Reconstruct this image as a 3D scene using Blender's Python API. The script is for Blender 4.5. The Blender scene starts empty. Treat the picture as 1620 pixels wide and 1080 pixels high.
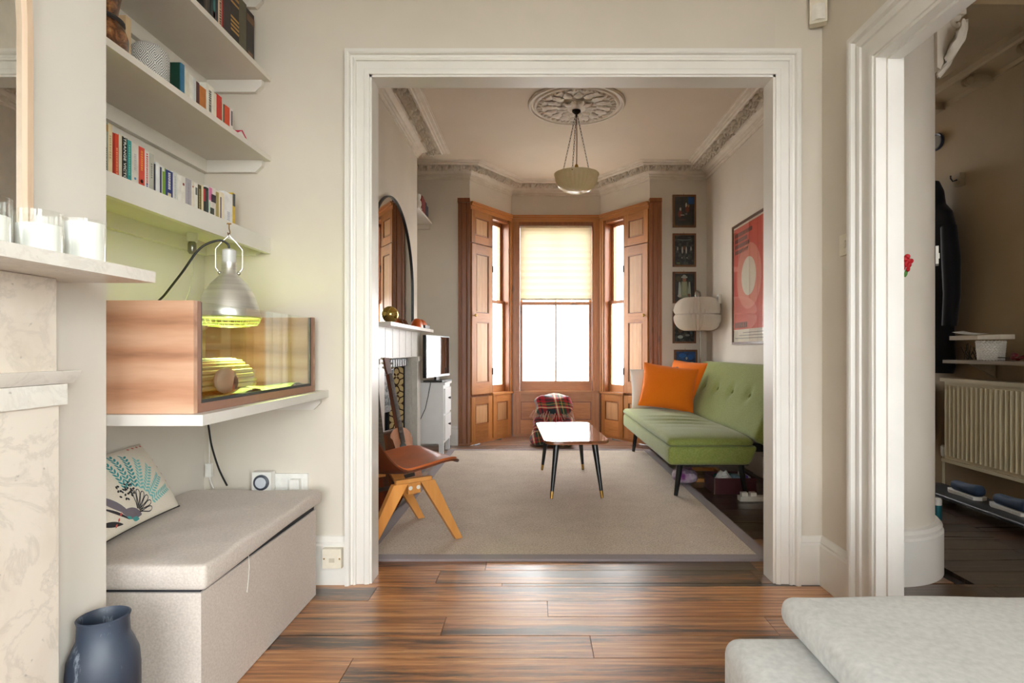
import bpy, bmesh, math, random
from mathutils import Vector, Matrix
from math import sin, cos, pi, radians, sqrt, atan2
random.seed(7)
SC = bpy.context.scene
COL = SC.collection

# ---------------------------------------------------------------- camera, sky, exposure
cam_d = bpy.data.cameras.new('camera')
cam = bpy.data.objects.new('camera', cam_d); COL.objects.link(cam)
cam.location = (0, 0, 1.05); cam.rotation_euler = (radians(90), 0, 0)
cam_d.sensor_fit = 'HORIZONTAL'; cam_d.sensor_width = 36.0; cam_d.lens = 20.0
cam_d.shift_x = -37/1620; cam_d.shift_y = 13/1620
cam_d.clip_start = 0.02; cam_d.clip_end = 100
SC.camera = cam

SKY_STRENGTH = 11.0
EXPOSURE = 1.38
world = bpy.data.worlds.new('world'); SC.world = world; world.use_nodes = True
bg = world.node_tree.nodes['Background']
bg.inputs['Color'].default_value = (0.96, 0.976, 0.99, 1); bg.inputs['Strength'].default_value = SKY_STRENGTH
vs = SC.view_settings
vs.view_transform = 'Standard'; vs.look = 'None'; vs.exposure = EXPOSURE; vs.gamma = 1.0; vs.use_curve_mapping = False
SC.cycles.max_bounces = 10; SC.cycles.diffuse_bounces = 6; SC.cycles.glossy_bounces = 4
SC.cycles.transmission_bounces = 8; SC.cycles.transparent_max_bounces = 12
SC.cycles.caustics_reflective = False; SC.cycles.caustics_refractive = False
SC.cycles.sample_clamp_indirect = 6.0

def portal(name, loc, rot, sx, sy):
    l = bpy.data.lights.new(name, 'AREA'); l.shape = 'RECTANGLE'; l.size = sx; l.size_y = sy
    l.cycles.is_portal = True
    o = bpy.data.objects.new(name, l); COL.objects.link(o); o.location = loc; o.rotation_euler = rot
    return o
# sky portals: they add no light, they only tell the sampler where the sky comes in
portal('window_portal', (0.0, -2.75, 1.5), (radians(90), 0, 0), 2.5, 2.5)
portal('window_portal', (2.2, -.35, 1.5), (radians(90), 0, 0), 1.3, 2.1)
portal('window_portal', (1.45, -1.4, 1.65), (0, radians(90), 0), 1.7, 1.8)
portal('window_portal', (0.25, 7.2, 1.6), (radians(-90), 0, 0), 1.2, 2.2)
portal('window_portal', (-0.75, 6.85, 1.6), (radians(-90), 0, radians(57)), 0.6, 2.2)
portal('window_portal', (2.52, 6.5, 1.85), (radians(-90), 0, 0), .8, 1.8)
portal('window_portal', (1.28, 6.85, 1.6), (radians(-90), 0, radians(-57)), 0.6, 2.2)

# ---------------------------------------------------------------- materials
def lin(c):
    f = lambda v: (v/255)/12.92 if v/255 <= 0.04045 else (((v/255)+0.055)/1.055)**2.4
    return (f(c[0]), f(c[1]), f(c[2]), 1.0)
class NT:
    def __init__(s, name):
        s.m = bpy.data.materials.new(name); s.m.use_nodes = True
        s.t = s.m.node_tree; s.b = s.t.nodes['Principled BSDF']; s.out = s.t.nodes['Material Output']
    def n(s, typ, **kw):
        nd = s.t.nodes.new(typ)
        for k, v in kw.items(): setattr(nd, k, v)
        return nd
    def l(s, a, b): s.t.links.new(a, b)
    def coords(s, scale=(1, 1, 1), space='Object', rand=True, rot=(0, 0, 0)):
        tc = s.n('ShaderNodeTexCoord'); mp = s.n('ShaderNodeMapping')
        mp.inputs['Scale'].default_value = scale; mp.inputs['Rotation'].default_value = rot
        if space == 'World':
            g = s.n('ShaderNodeNewGeometry'); src = g.outputs['Position']
        else: src = tc.outputs[space]
        if rand:
            oi = s.n('ShaderNodeObjectInfo'); vm = s.n('ShaderNodeVectorMath', operation='MULTIPLY_ADD')
            cx = s.n('ShaderNodeCombineXYZ')
            for i in range(3): s.l(oi.outputs['Random'], cx.inputs[i])
            s.l(cx.outputs[0], vm.inputs[0]); vm.inputs[1].default_value = (17, 29, 41); s.l(src, vm.inputs[2]); src = vm.outputs[0]
        s.l(src, mp.inputs['Vector']); return mp.outputs[0]
    def noise(s, vec, scale, detail=4, rough=.55, dist=0):
        nd = s.n('ShaderNodeTexNoise'); nd.inputs['Scale'].default_value = scale; nd.inputs['Detail'].default_value = detail
        nd.inputs['Roughness'].default_value = rough; nd.inputs['Distortion'].default_value = dist
        s.l(vec, nd.inputs['Vector']); return nd.outputs['Fac']
    def ramp(s, fac, stops):
        r = s.n('ShaderNodeValToRGB'); e = r.color_ramp.elements
        while len(e) < len(stops): e.new(0.5)
        for el, (p, c) in zip(e, stops): el.position = p; el.color = c if len(c) == 4 else lin(c)
        s.l(fac, r.inputs[0]); return r.outputs['Color']
    def mix(s, fac, a, b, mode='MIX'):
        m = s.n('ShaderNodeMix', data_type='RGBA', blend_type=mode)
        for sock, v in ((m.inputs[0], fac), (m.inputs[6], a), (m.inputs[7], b)):
            if hasattr(v, 'is_linked'): s.l(v, sock)
            elif isinstance(v, (int, float)): sock.default_value = v
            else: sock.default_value = v if len(v) == 4 else lin(v)
        return m.outputs[2]
    def math(s, op, a, b=None, c=None):
        m = s.n('ShaderNodeMath', operation=op)
        for i, v in enumerate((a, b, c)):
            if v is None: continue
            if hasattr(v, 'is_linked'): s.l(v, m.inputs[i])
            else: m.inputs[i].default_value = v
        return m.outputs[0]
    def bump(s, h, strength=.2, dist=.01):
        b = s.n('ShaderNodeBump'); b.inputs['Strength'].default_value = strength; b.inputs['Distance'].default_value = dist
        s.l(h, b.inputs['Height']); s.l(b.outputs[0], s.b.inputs['Normal'])
    def set(s, **kw):
        nm = dict(rough='Roughness', metal='Metallic', spec='Specular IOR Level', coat='Coat Weight', coatr='Coat Roughness', trans='Transmission Weight', ior='IOR', sheen='Sheen Weight', alpha='Alpha')
        for k, v in kw.items():
            i = s.b.inputs[nm[k]]
            if hasattr(v, 'is_linked'): s.l(v, i)
            else: i.default_value = v
    def col(s, c):
        i = s.b.inputs['Base Color']
        if hasattr(c, 'is_linked'): s.l(c, i)
        else: i.default_value = lin(c)
MATS = {}
def M(name, c1, rough=.5, c2=None, scale=6, stretch=(1, 1, 1), detail=4, bump=0, bscale=None, bdist=.004, metal=0, spec=.5, coat=0, lo=.35, hi=.65, sheen=0):
    if name in MATS: return MATS[name]
    t = NT(name)
    if c2 is None: c2 = tuple(max(0, v*.93) for v in c1)
    v = t.coords(stretch); f = t.noise(v, scale, detail)
    t.col(t.ramp(f, [(lo, c1), (hi, c2)])); t.set(rough=rough, metal=metal, spec=spec, coat=coat, sheen=sheen)
    if bump:
        t.bump(f if bscale is None else t.noise(v, bscale, 3), bump, bdist)
    MATS[name] = t.m; return t.m
def wood(name, dark, mid, light, axis='x', rough=.4, grain=18, knots=.5, coat=0, bump=.08, vary=.18, spec=.5, wave=.08, bd=None):
    if name in MATS: return MATS[name]
    t = NT(name)
    st = {'x': (.12, 1, 1), 'y': (1, .12, 1), 'z': (1, 1, .12)}[axis]
    v = t.coords(st)
    warp = t.noise(v, 3.0, 3, .5, .6); fine = t.noise(v, grain*4, 3, .6)
    w = t.n('ShaderNodeTexWave', wave_type='BANDS', bands_direction=bd or {'x': 'Y', 'y': 'X', 'z': 'X'}[axis])
    w.inputs['Scale'].default_value = grain*.35; w.inputs['Distortion'].default_value = 7.0; w.inputs['Detail'].default_value = 3.0; w.inputs['Detail Scale'].default_value = 1.2
    t.l(v, w.inputs['Vector'])
    f = t.math('ADD', t.math('MULTIPLY', w.outputs['Fac'], wave), t.math('ADD', t.math('MULTIPLY', warp, .60-wave*.5), t.math('MULTIPLY', fine, .36)))
    c = t.ramp(f, [(.22, dark), (.48, mid), (.78, light)])
    if knots:
        kv = t.coords({'x': (1.0, 3, 3), 'y': (3, 1.0, 3), 'z': (3, 3, 1.0)}[axis])
        vo = t.n('ShaderNodeTexVoronoi'); vo.inputs['Scale'].default_value = 1.6; t.l(kv, vo.inputs['Vector'])
        k = t.ramp(vo.outputs['Distance'], [(.04, (1, 1, 1, 1)), (.11, (0, 0, 0, 1))])
        c = t.mix(t.math('MULTIPLY', k, knots), c, tuple(v*.35 for v in dark))
    if vary:
        oi = t.n('ShaderNodeObjectInfo'); hs = t.n('ShaderNodeHueSaturation'); t.l(c, hs.inputs['Color'])
        t.l(t.math('MULTIPLY_ADD', oi.outputs['Random'], vary*2, 1-vary), hs.inputs['Value']); c = hs.outputs[0]
    t.col(c); t.set(rough=rough, coat=coat, spec=spec)
    if bump: t.bump(f, bump, .004)
    MATS[name] = t.m; return t.m
def marble(name, base, vein, scale=3, rough=.25, dirt=None, amt=.6):
    if name in MATS: return MATS[name]
    t = NT(name); v = t.coords((1, 1, 1))
    d = t.noise(v, scale, 5, .6, .3)
    w = t.noise(v, scale*1.7, 8, .65, 1.4)
    a = t.math('ABSOLUTE', t.math('SUBTRACT', w, .5))
    c = t.mix(t.math('MULTIPLY', t.ramp(a, [(.0, (1, 1, 1, 1)), (.05, (0, 0, 0, 1))]), amt), base, vein)
    c = t.mix(t.ramp(d, [(.45, (0, 0, 0, 1)), (.75, (.7, .7, .7, 1))]), c, dirt or vein)
    sp = t.noise(v, scale*14, 2, .5); c = t.mix(t.ramp(sp, [(.70, (0, 0, 0, 1)), (.78, (.5, .5, .5, 1))]), c, tuple(x*.6 for x in vein))
    t.col(c); t.set(rough=rough); MATS[name] = t.m; return t.m
def flat(name, c, rough=.5, metal=0, spec=.5, coat=0):
    if name in MATS: return MATS[name]
    t = NT(name); v = t.coords(); f = t.noise(v, 40, 2)
    t.col(t.ramp(f, [(.3, c), (.7, tuple(x*.96 for x in c))])); t.set(rough=rough, metal=metal, spec=spec, coat=coat); MATS[name] = t.m; return t.m
def glass(name, tint=(255, 255, 255), gloss=.12, frost=0.0, rough=.02, base=.02):
    if name in MATS: return MATS[name]
    t = NT(name); t.t.nodes.remove(t.b)
    tr = t.n('ShaderNodeBsdfTransparent'); tr.inputs[0].default_value = lin(tint)
    gl = t.n('ShaderNodeBsdfGlossy'); gl.inputs['Roughness'].default_value = rough; gl.inputs[0].default_value = (1, 1, 1, 1)
    lw = t.n('ShaderNodeLayerWeight'); lw.inputs['Blend'].default_value = .5
    m = t.n('ShaderNodeMixShader'); t.l(t.math('MULTIPLY_ADD', t.math('POWER', lw.outputs['Facing'], 4), gloss*4, base), m.inputs[0]); t.l(tr.outputs[0], m.inputs[1]); t.l(gl.outputs[0], m.inputs[2])
    o = m.outputs[0]
    if frost:
        tl = t.n('ShaderNodeBsdfTranslucent'); tl.inputs[0].default_value = (.95, .95, .95, 1)
        vec = t.coords((1, 1, 1)); f = t.noise(vec, 60, 2)
        m2 = t.n('ShaderNodeMixShader'); t.l(t.math('MULTIPLY_ADD', f, .2, frost-.1), m2.inputs[0]); t.l(o, m2.inputs[1]); t.l(tl.outputs[0], m2.inputs[2]); o = m2.outputs[0]
    t.l(o, t.out.inputs['Surface']); MATS[name] = t.m; return t.m
def fabric(name, c1, c2, rough=.9, weave=260, bump=.25, blot=3, sheen=.15, stretch=(1, 1, 1)):
    if name in MATS: return MATS[name]
    t = NT(name); v = t.coords(stretch)
    f = t.noise(v, weave, 2, .5); g = t.noise(v, blot, 4)
    c = t.ramp(t.math('MULTIPLY_ADD', f, .75, t.math('MULTIPLY', g, .25)), [(.26, c1), (.74, c2)])
    t.col(c); t.set(rough=rough, sheen=sheen, spec=.2); t.bump(f, bump*.5, .0015); MATS[name] = t.m; return t.m
def emit(name, c, strength):
    t = NT(name); t.col(c); t.b.inputs['Emission Color'].default_value = lin(c); t.b.inputs['Emission Strength'].default_value = strength
    MATS[name] = t.m; return t.m

# ---------------------------------------------------------------- geometry helpers
WM = {}
def wm(o): return WM.get(o.name, Matrix.Identity(4))
def smooth(pts, n=6):
    P = [Vector(p) for p in pts]; out = []; m = len(P)-1
    for i in range(m):
        a, b, c, d = P[max(0, i-1)], P[i], P[i+1], P[min(m, i+2)]
        for k in range(n):
            t = k/n; out.append(.5*((2*b)+(c-a)*t+(2*a-5*b+4*c-d)*t*t+(3*b-a-3*c+d)*t**3))
    return out+[P[-1]]
class G:
    def __init__(s): s.bm = bmesh.new()
    def _add(s, vs, fs):
        v = [s.bm.verts.new(p) for p in vs]
        for f in fs:
            try: s.bm.faces.new([v[i] for i in f])
            except ValueError: pass
        return s
    def box(s, x0, x1, y0, y1, z0, z1, mtx=None):
        p = [Vector(q) for q in ((x0, y0, z0), (x1, y0, z0), (x1, y1, z0), (x0, y1, z0), (x0, y0, z1), (x1, y0, z1), (x1, y1, z1), (x0, y1, z1))]
        if mtx is not None: p = [mtx @ q for q in p]
        return s._add(p, ((3, 2, 1, 0), (4, 5, 6, 7), (0, 1, 5, 4), (1, 2, 6, 5), (2, 3, 7, 6), (3, 0, 4, 7)))
    def prism(s, poly, a0, a1, axis='z', mtx=None):
        def mk(u, v, w): return {'z': (u, v, w), 'y': (u, w, v), 'x': (w, u, v)}[axis]
        n = len(poly); p = [Vector(mk(u, v, a0)) for u, v in poly] + [Vector(mk(u, v, a1)) for u, v in poly]
        if mtx is not None: p = [mtx @ q for q in p]
        fs = [tuple(range(n-1, -1, -1)), tuple(range(n, 2*n))] + [(i, (i+1) % n, n+(i+1) % n, n+i) for i in range(n)]
        return s._add(p, fs)
    def lathe(s, prof, c=(0, 0, 0), seg=24, mtx=None, sx=1, sy=1, cap=True, fn=None):
        vs = []; n = len(prof)
        for r, z in prof:
            for k in range(seg):
                a = 2*pi*k/seg; rr = r if fn is None else fn(r, z, a)
                q = Vector((rr*cos(a)*sx, rr*sin(a)*sy, z))
                if mtx is not None: q = mtx @ q
                vs.append(q+Vector(c))
        fs = [(i*seg+k, i*seg+(k+1) % seg, (i+1)*seg+(k+1) % seg, (i+1)*seg+k) for i in range(n-1) for k in range(seg)]
        if cap: fs += [tuple(range(seg-1, -1, -1)), tuple((n-1)*seg+k for k in range(seg))]
        return s._add(vs, fs)
    def cyl(s, p0, p1, r0, r1=None, seg=16):
        return s.tube([p0, p1], [r0, r0 if r1 is None else r1], seg)
    def tube(s, pts, rad, seg=10, cap=True):
        pts = [Vector(p) for p in pts]; n = len(pts)
        if isinstance(rad, (int, float)): rad = [rad]*n
        vs = []; ref = None
        for i, p in enumerate(pts):
            t = (pts[min(i+1, n-1)]-pts[max(i-1, 0)]).normalized()
            if ref is None: ref = Vector((0, 0, 1)) if abs(t.z) < .9 else Vector((1, 0, 0))
            a = (ref - t*ref.dot(t)).normalized(); b = t.cross(a); ref = a
            for k in range(seg):
                th = 2*pi*k/seg; vs.append(p+a*(rad[i]*cos(th))+b*(rad[i]*sin(th)))
        fs = [(i*seg+k, i*seg+(k+1) % seg, (i+1)*seg+(k+1) % seg, (i+1)*seg+k) for i in range(n-1) for k in range(seg)]
        if cap: fs += [tuple(range(seg-1, -1, -1)), tuple((n-1)*seg+k for k in range(seg))]
        return s._add(vs, fs)
    def ball(s, c, rx, ry=None, rz=None, seg=12, rings=8, mtx=None):
        ry = rx if ry is None else ry; rz = rx if rz is None else rz
        vs = []; c = Vector(c)
        for i in range(1, rings):
            ph = pi*i/rings
            for k in range(seg):
                a = 2*pi*k/seg; q = Vector((rx*sin(ph)*cos(a), ry*sin(ph)*sin(a), rz*cos(ph)))
                if mtx is not None: q = mtx @ q
                vs.append(q+c)
        t = Vector((0, 0, rz)); b = Vector((0, 0, -rz))
        if mtx is not None: t = mtx @ t; b = mtx @ b
        vs += [t+c, b+c]; m = (rings-1)*seg
        fs = [(i*seg+k, (i+1)*seg+k, (i+1)*seg+(k+1) % seg, i*seg+(k+1) % seg) for i in range(rings-2) for k in range(seg)]
        fs += [(m, k, (k+1) % seg) for k in range(seg)] + [(m+1, (rings-2)*seg+(k+1) % seg, (rings-2)*seg+k) for k in range(seg)]
        return s._add(vs, fs)
    def surf(s, fn, nu, nv, closed=False):
        vs = [Vector(fn(i/(nu-1), j/(nv-1))) for i in range(nu) for j in range(nv)]
        fs = [(i*nv+j, (i+1)*nv+j, (i+1)*nv+j+1, i*nv+j+1) for i in range(nu-1) for j in range(nv-1)]
        return s._add(vs, fs)
    def sheet(s, fn, nu, nv, th):
        """fn(u, v) surface with thickness th along its normal"""
        P = [[Vector(fn(i/(nu-1), j/(nv-1))) for j in range(nv)] for i in range(nu)]
        top, bot = [], []
        for i in range(nu):
            for j in range(nv):
                du = P[min(i+1, nu-1)][j]-P[max(i-1, 0)][j]; dv = P[i][min(j+1, nv-1)]-P[i][max(j-1, 0)]
                nn = du.cross(dv); nn = nn.normalized() if nn.length > 1e-9 else Vector((0, 0, 1))
                top.append(P[i][j]+nn*th/2); bot.append(P[i][j]-nn*th/2)
        N = nu*nv; fs = []
        for i in range(nu-1):
            for j in range(nv-1):
                a, b, c, d = i*nv+j, (i+1)*nv+j, (i+1)*nv+j+1, i*nv+j+1
                fs += [(a, b, c, d), (N+d, N+c, N+b, N+a)]
        for i in range(nu-1):
            a, b = i*nv, (i+1)*nv; fs.append((b, a, N+a, N+b)); a, b = i*nv+nv-1, (i+1)*nv+nv-1; fs.append((a, b, N+b, N+a))
        for j in range(nv-1):
            a, b = j, j+1; fs.append((a, b, N+b, N+a)); a, b = (nu-1)*nv+j, (nu-1)*nv+j+1; fs.append((b, a, N+a, N+b))
        return s._add(top+bot, fs)
    def rbox(s, c, h, r, seg=3, inner=(6, 6, 2), fn=None, mtx=None):
        """rounded box, centre c, half sizes h, radius r, free displacement fn(p) -> p"""
        c = Vector(c); r = min(r, *h)
        def ticks(hh, m):
            a = [-hh + r*(1-cos(pi/2*k/seg)) for k in range(seg+1)]
            inn = [-(hh-r)+2*(hh-r)*k/m for k in range(1, m)]
            return a + inn + [-x for x in reversed(a)]
        T = [ticks(h[i], inner[i]) for i in range(3)]
        cache = {}
        def vert(p):
            key = (round(p[0], 6), round(p[1], 6), round(p[2], 6))
            if key in cache: return cache[key]
            q = Vector(p); core = Vector([max(-(h[i]-r), min(h[i]-r, q[i])) for i in range(3)])
            d = q-core
            if d.length > 1e-9:
                q = core + d.normalized()*r
            if fn: q = Vector(fn(q))
            if mtx is not None: q = mtx @ q
            cache[key] = s.bm.verts.new(q+c); return cache[key]
        for ax in range(3):
            u, v = (ax+1) % 3, (ax+2) % 3
            for sg in (-1, 1):
                for i in range(len(T[u])-1):
                    for j in range(len(T[v])-1):
                        q = []
                        for a, b in ((i, j), (i+1, j), (i+1, j+1), (i, j+1)):
                            p = [0, 0, 0]; p[ax] = sg*h[ax]; p[u] = T[u][a]; p[v] = T[v][b]; q.append(vert(p))
                        if sg < 0: q.reverse()
                        if len(set(q)) == 4:
                            try: s.bm.faces.new(q)
                            except ValueError: pass
        return s
    def pillow(s, mtx, w, h, t, n=14, pinch=.06, fn=None):
        def P(u, v, sg):
            e = max(0, (1-abs(u)**2.6))**.55*max(0, (1-abs(v)**2.6))**.55
            x = u*w*(1-pinch*(1-v*v)**1*abs(u)); y = v*h*(1-pinch*(1-u*u)*abs(v))
            p = Vector((x, y, sg*t*e))
            if fn: p = Vector(fn(p, u, v, sg))
            return mtx @ p
        g = {}
        for sg in (1, -1):
            for i in range(n+1):
                for j in range(n+1):
                    u = sin(pi/2*(2*i/n-1)); v = sin(pi/2*(2*j/n-1)); edge = i in (0, n) or j in (0, n)
                    if edge and sg < 0: g[(i, j, -1)] = g[(i, j, 1)]
                    else: g[(i, j, sg)] = s.bm.verts.new(P(u, v, sg))
            for i in range(n):
                for j in range(n):
                    q = [g[(i, j, sg)], g[(i+1, j, sg)], g[(i+1, j+1, sg)], g[(i, j+1, sg)]]
                    if sg < 0: q.reverse()
                    try: s.bm.faces.new(q)
                    except ValueError: pass
        s.P = P; return s
    def mesh(s, name, mat, ang=35, bevel=0, bseg=2):
        bm = s.bm
        if bevel:
            es = [e for e in bm.edges if len(e.link_faces) == 2 and e.calc_face_angle(0) > .5]
            bmesh.ops.bevel(bm, geom=es, offset=bevel, segments=bseg, profile=.6, affect='EDGES', clamp_overlap=True)
        bmesh.ops.recalc_face_normals(bm, faces=bm.faces)
        th = radians(ang)
        for f in bm.faces: f.smooth = True
        for e in bm.edges:
            e.smooth = len(e.link_faces) == 2 and e.calc_face_angle(0) < th
        me = bpy.data.meshes.new(name); bm.to_mesh(me); bm.free()
        for m in (mat if isinstance(mat, (list, tuple)) else [mat]): me.materials.append(m)
        return me
    def build(s, name, mat, parent=None, local=False, **kw):
        return link(name, s.mesh(name, mat, **kw), parent, local)
def link(name, me, parent=None, local=False, mtx=None):
    o = bpy.data.objects.new(name, me); COL.objects.link(o)
    w = Matrix.Identity(4) if not local else (wm(parent) if parent else Matrix.Identity(4))
    if mtx is not None: w = w @ mtx
    if parent is not None:
        o.parent = parent
        o.matrix_basis = (wm(parent).inverted() @ w)
    else: o.matrix_basis = w
    WM[o.name] = w.copy(); return o
def tag(o, label=None, cat=None, group=None, kind=None):
    if label: o['label'] = label
    if cat: o['category'] = cat
    if group: o['group'] = group
    if kind: o['kind'] = kind
    return o
def thing(name, label, cat, loc=(0, 0, 0), rz=0, group=None, mtx=None):
    o = bpy.data.objects.new(name, None); COL.objects.link(o); o.empty_display_size = .05
    m = mtx if mtx is not None else Matrix.Translation(loc) @ Matrix.Rotation(rz, 4, 'Z')
    o.matrix_basis = m; WM[o.name] = m.copy(); return tag(o, label, cat, group)
def struct(name, g, mat, parent=None, label=None, **kw):
    o = g.build(name, mat, parent, **kw)
    if parent is None: o['kind'] = 'structure'
    if label: o['label'] = label
    return o
def empty_struct(name, label, mtx=None):
    o = thing(name, label, None, mtx=mtx or Matrix.Identity(4)); o['kind'] = 'structure'; return o
def copy_tree(o, mtx, label=None, group=None, name=None):
    c = o.copy(); COL.objects.link(c); c.matrix_basis = mtx
    if label: c['label'] = label
    if group: c['group'] = group
    def rec(src, dst):
        for ch in [x for x in SC.objects if x.parent == src]:
            d = ch.copy(); COL.objects.link(d); d.parent = dst; rec(ch, d)
    rec(o, c); return c
def text(body, size, mtx, mat, parent, name='lettering', extrude=.0004, align='CENTER', sx=1.0, spacing=1.0):
    cu = bpy.data.curves.new(name, 'FONT'); cu.body = body; cu.size = size; cu.extrude = extrude
    cu.align_x = align; cu.align_y = 'CENTER'; cu.space_character = spacing; cu.materials.append(mat)
    tmp = bpy.data.objects.new(name, cu); COL.objects.link(tmp); bpy.context.view_layer.update()
    me = bpy.data.meshes.new_from_object(tmp); bpy.data.objects.remove(tmp)
    o = bpy.data.objects.new(name, me); COL.objects.link(o); o.parent = parent
    o.matrix_basis = wm(parent).inverted() @ mtx @ Matrix.Diagonal((sx, 1, 1, 1)); return o
def frame(o, x, y):
    """matrix with the given origin, x axis and y axis"""
    x = Vector(x).normalized(); y = Vector(y); y = (y-x*y.dot(x)).normalized(); z = x.cross(y)
    return Matrix(((x.x, y.x, z.x, o[0]), (x.y, y.y, z.y, o[1]), (x.z, y.z, z.z, o[2]), (0, 0, 0, 1)))
# ---------------------------------------------------------------- shared materials
WALL = M('wall_paint', (213, 205, 192), .75, (208, 200, 187), 2.5, bump=.03, bscale=120)
WALLW = M('wall_paint_pale', (222, 217, 209), .7, (217, 212, 204), 2.5, bump=.03, bscale=120)
CEIL = M('ceiling_paint', (208, 195, 177), .8, (203, 190, 172), 1.5)
TRIM = M('trim_gloss', (227, 224, 218), .35, (222, 219, 213), 5)
PLASTER = M('plaster_moulding', (216, 207, 193), .6, (206, 196, 181), 9)
HALLDIM = M('hall_paint_dimmed', (152, 130, 98), .8, (144, 122, 90), 2)  # same wall paint, darkened to put the hall's lack of light into colour
PINE = wood('pine_frame', (128, 76, 38), (174, 114, 62), (198, 140, 84), 'z', .38, 16, .75)
PINEX = wood('pine_rail', (128, 76, 38), (174, 114, 62), (198, 140, 84), 'x', .38, 16, .75)
PINEP = wood('pine_panel', (168, 120, 78), (194, 148, 104), (210, 170, 128), 'z', .4, 14, .6)
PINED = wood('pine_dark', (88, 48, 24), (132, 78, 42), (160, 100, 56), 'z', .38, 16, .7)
BLACK = flat('black_paint', (24, 24, 25), .45)
WHITE = flat('white_plastic', (232, 231, 226), .35)
CHROME = flat('chrome', (205, 205, 200), .18, metal=1)
BRASS = flat('brass', (176, 138, 72), .28, metal=1)
PANE = glass('window_glass', (250, 252, 250), .1)
NET = glass('dulled_glass', (250, 251, 250), .1)
DULL = glass('hall_glass', (172, 172, 172), .1, .4)
GREY = glass('grey_glass', (222, 223, 223), .1)
FROST = glass('frosted_glass', (250, 251, 251), .1, .34)
CLEAR = glass('clear_glass', (251, 252, 251), .13)

# ---------------------------------------------------------------- floor with its boards
fl = struct('floor', G().box(-1.7, 3.3, -2.8, 7.1, -.12, -.022), flat('floor_void', (40, 28, 20), .9))
def board_mat(name, dark, mid, light, stain, rough, amt, spec=.5):
    t = NT(name); v = t.coords((.055, 1, 1))
    warp = t.noise(v, 7, 4, .55, .8); fine = t.noise(v, 85, 4, .65)
    w = t.n('ShaderNodeTexWave', wave_type='BANDS', bands_direction='Y'); w.inputs['Scale'].default_value = 9
    w.inputs['Distortion'].default_value = 9; w.inputs['Detail'].default_value = 3; t.l(v, w.inputs['Vector'])
    f = t.math('ADD', t.math('MULTIPLY', w.outputs['Fac'], .10), t.math('ADD', t.math('MULTIPLY', warp, .42), t.math('MULTIPLY', fine, .52)))
    c = t.ramp(f, [(.34, dark), (.5, mid), (.68, light)])
    sv = t.coords((.16, 2.0, 1)); s1 = t.noise(sv, 3.0, 6, .62, .5)
    sp_ = t.noise(t.coords((.10, 1, 1)), 50, 5, .7); sf = t.ramp(t.math('MULTIPLY_ADD', sp_, .42, t.math('SUBTRACT', s1, .21)), [(.49, (0, 0, 0, 1)), (.60, (1, 1, 1, 1))])
    kv = t.coords((.8, 2.2, 1)); vo = t.n('ShaderNodeTexVoronoi'); vo.inputs['Scale'].default_value = 2.2; t.l(kv, vo.inputs['Vector']); kn = t.ramp(vo.outputs['Distance'], [(.03, (1, 1, 1, 1)), (.09, (0, 0, 0, 1))]); c = t.mix(t.math('MULTIPLY', kn, .7), c, stain)
    c = t.mix(t.math('MULTIPLY', sf, amt), c, stain)
    scr = t.ramp(t.noise(t.coords((.07, 3, 1)), 45, 3, .6), [(.62, (0, 0, 0, 1)), (.70, (1, 1, 1, 1))])
    c = t.mix(t.math('MULTIPLY', scr, .35), c, (205, 180, 150))
    oi = t.n('ShaderNodeObjectInfo'); hs = t.n('ShaderNodeHueSaturation'); t.l(c, hs.inputs['Color'])
    t.l(t.math('MULTIPLY_ADD', oi.outputs['Random'], .36, .82), hs.inputs['Value'])
    t.col(hs.outputs[0]); t.set(rough=t.math('MULTIPLY_ADD', warp, .22, rough-.1), spec=.8, coat=.7, coatr=.36); t.bump(f, .18, .003)
    MATS[name] = t.m; return t.m
B_WORN = board_mat('board_worn', (98, 58, 28), (168, 106, 54), (214, 160, 104), (40, 31, 25), .36, .92)
B_MID = board_mat('board_varnished', (80, 50, 30), (122, 82, 52), (158, 114, 76), (42, 33, 27), .38, .7)
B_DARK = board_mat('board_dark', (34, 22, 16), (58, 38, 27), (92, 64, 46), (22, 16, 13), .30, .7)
rb = random.Random(3)
def boards(x0, x1, y0, y1, pick, cut):
    y = y0; k = 0
    while y < y1-.03:
        w = min(.148+rb.uniform(-.006, .006), y1-y); js = [x0]+cut(k)+[x1]
        for a, b in zip(js[:-1], js[1:]):
            dz = rb.uniform(-.0015, 0)
            G().box(a+.0012, b-.0012, y+.0017, y+w-.0017, -.022, dz).build('floorboard', pick(a, b, y), fl)
        y += w; k += 1
joint = {0: [-.15], 1: [.55], 2: [-.62], 3: [.2], 4: [-.35, .9], 5: [.05], 6: [-.7]}
boards(-1.49, 1.29, .46, 2.56, lambda a, b, y: B_WORN, lambda k: joint[k % 7])
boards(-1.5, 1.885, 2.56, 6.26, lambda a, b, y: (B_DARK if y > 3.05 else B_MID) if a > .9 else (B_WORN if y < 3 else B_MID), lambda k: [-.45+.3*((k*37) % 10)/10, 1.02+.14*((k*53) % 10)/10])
boards(-.62, 1.16, 6.26, 6.62, lambda a, b, y: B_MID, lambda k: [.1+.2*(k % 3)])
boards(-.40, .90, 6.62, 6.92, lambda a, b, y: B_MID, lambda k: [.3])
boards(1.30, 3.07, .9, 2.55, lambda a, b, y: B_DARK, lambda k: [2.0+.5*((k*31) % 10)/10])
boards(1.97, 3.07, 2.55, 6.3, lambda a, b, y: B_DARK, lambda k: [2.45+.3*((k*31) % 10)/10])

struct('ground', G().box(-40, 40, -40, 40, -.6, -.35), M('pavement', (156, 152, 146), .9, (142, 138, 132), .8))
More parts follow.
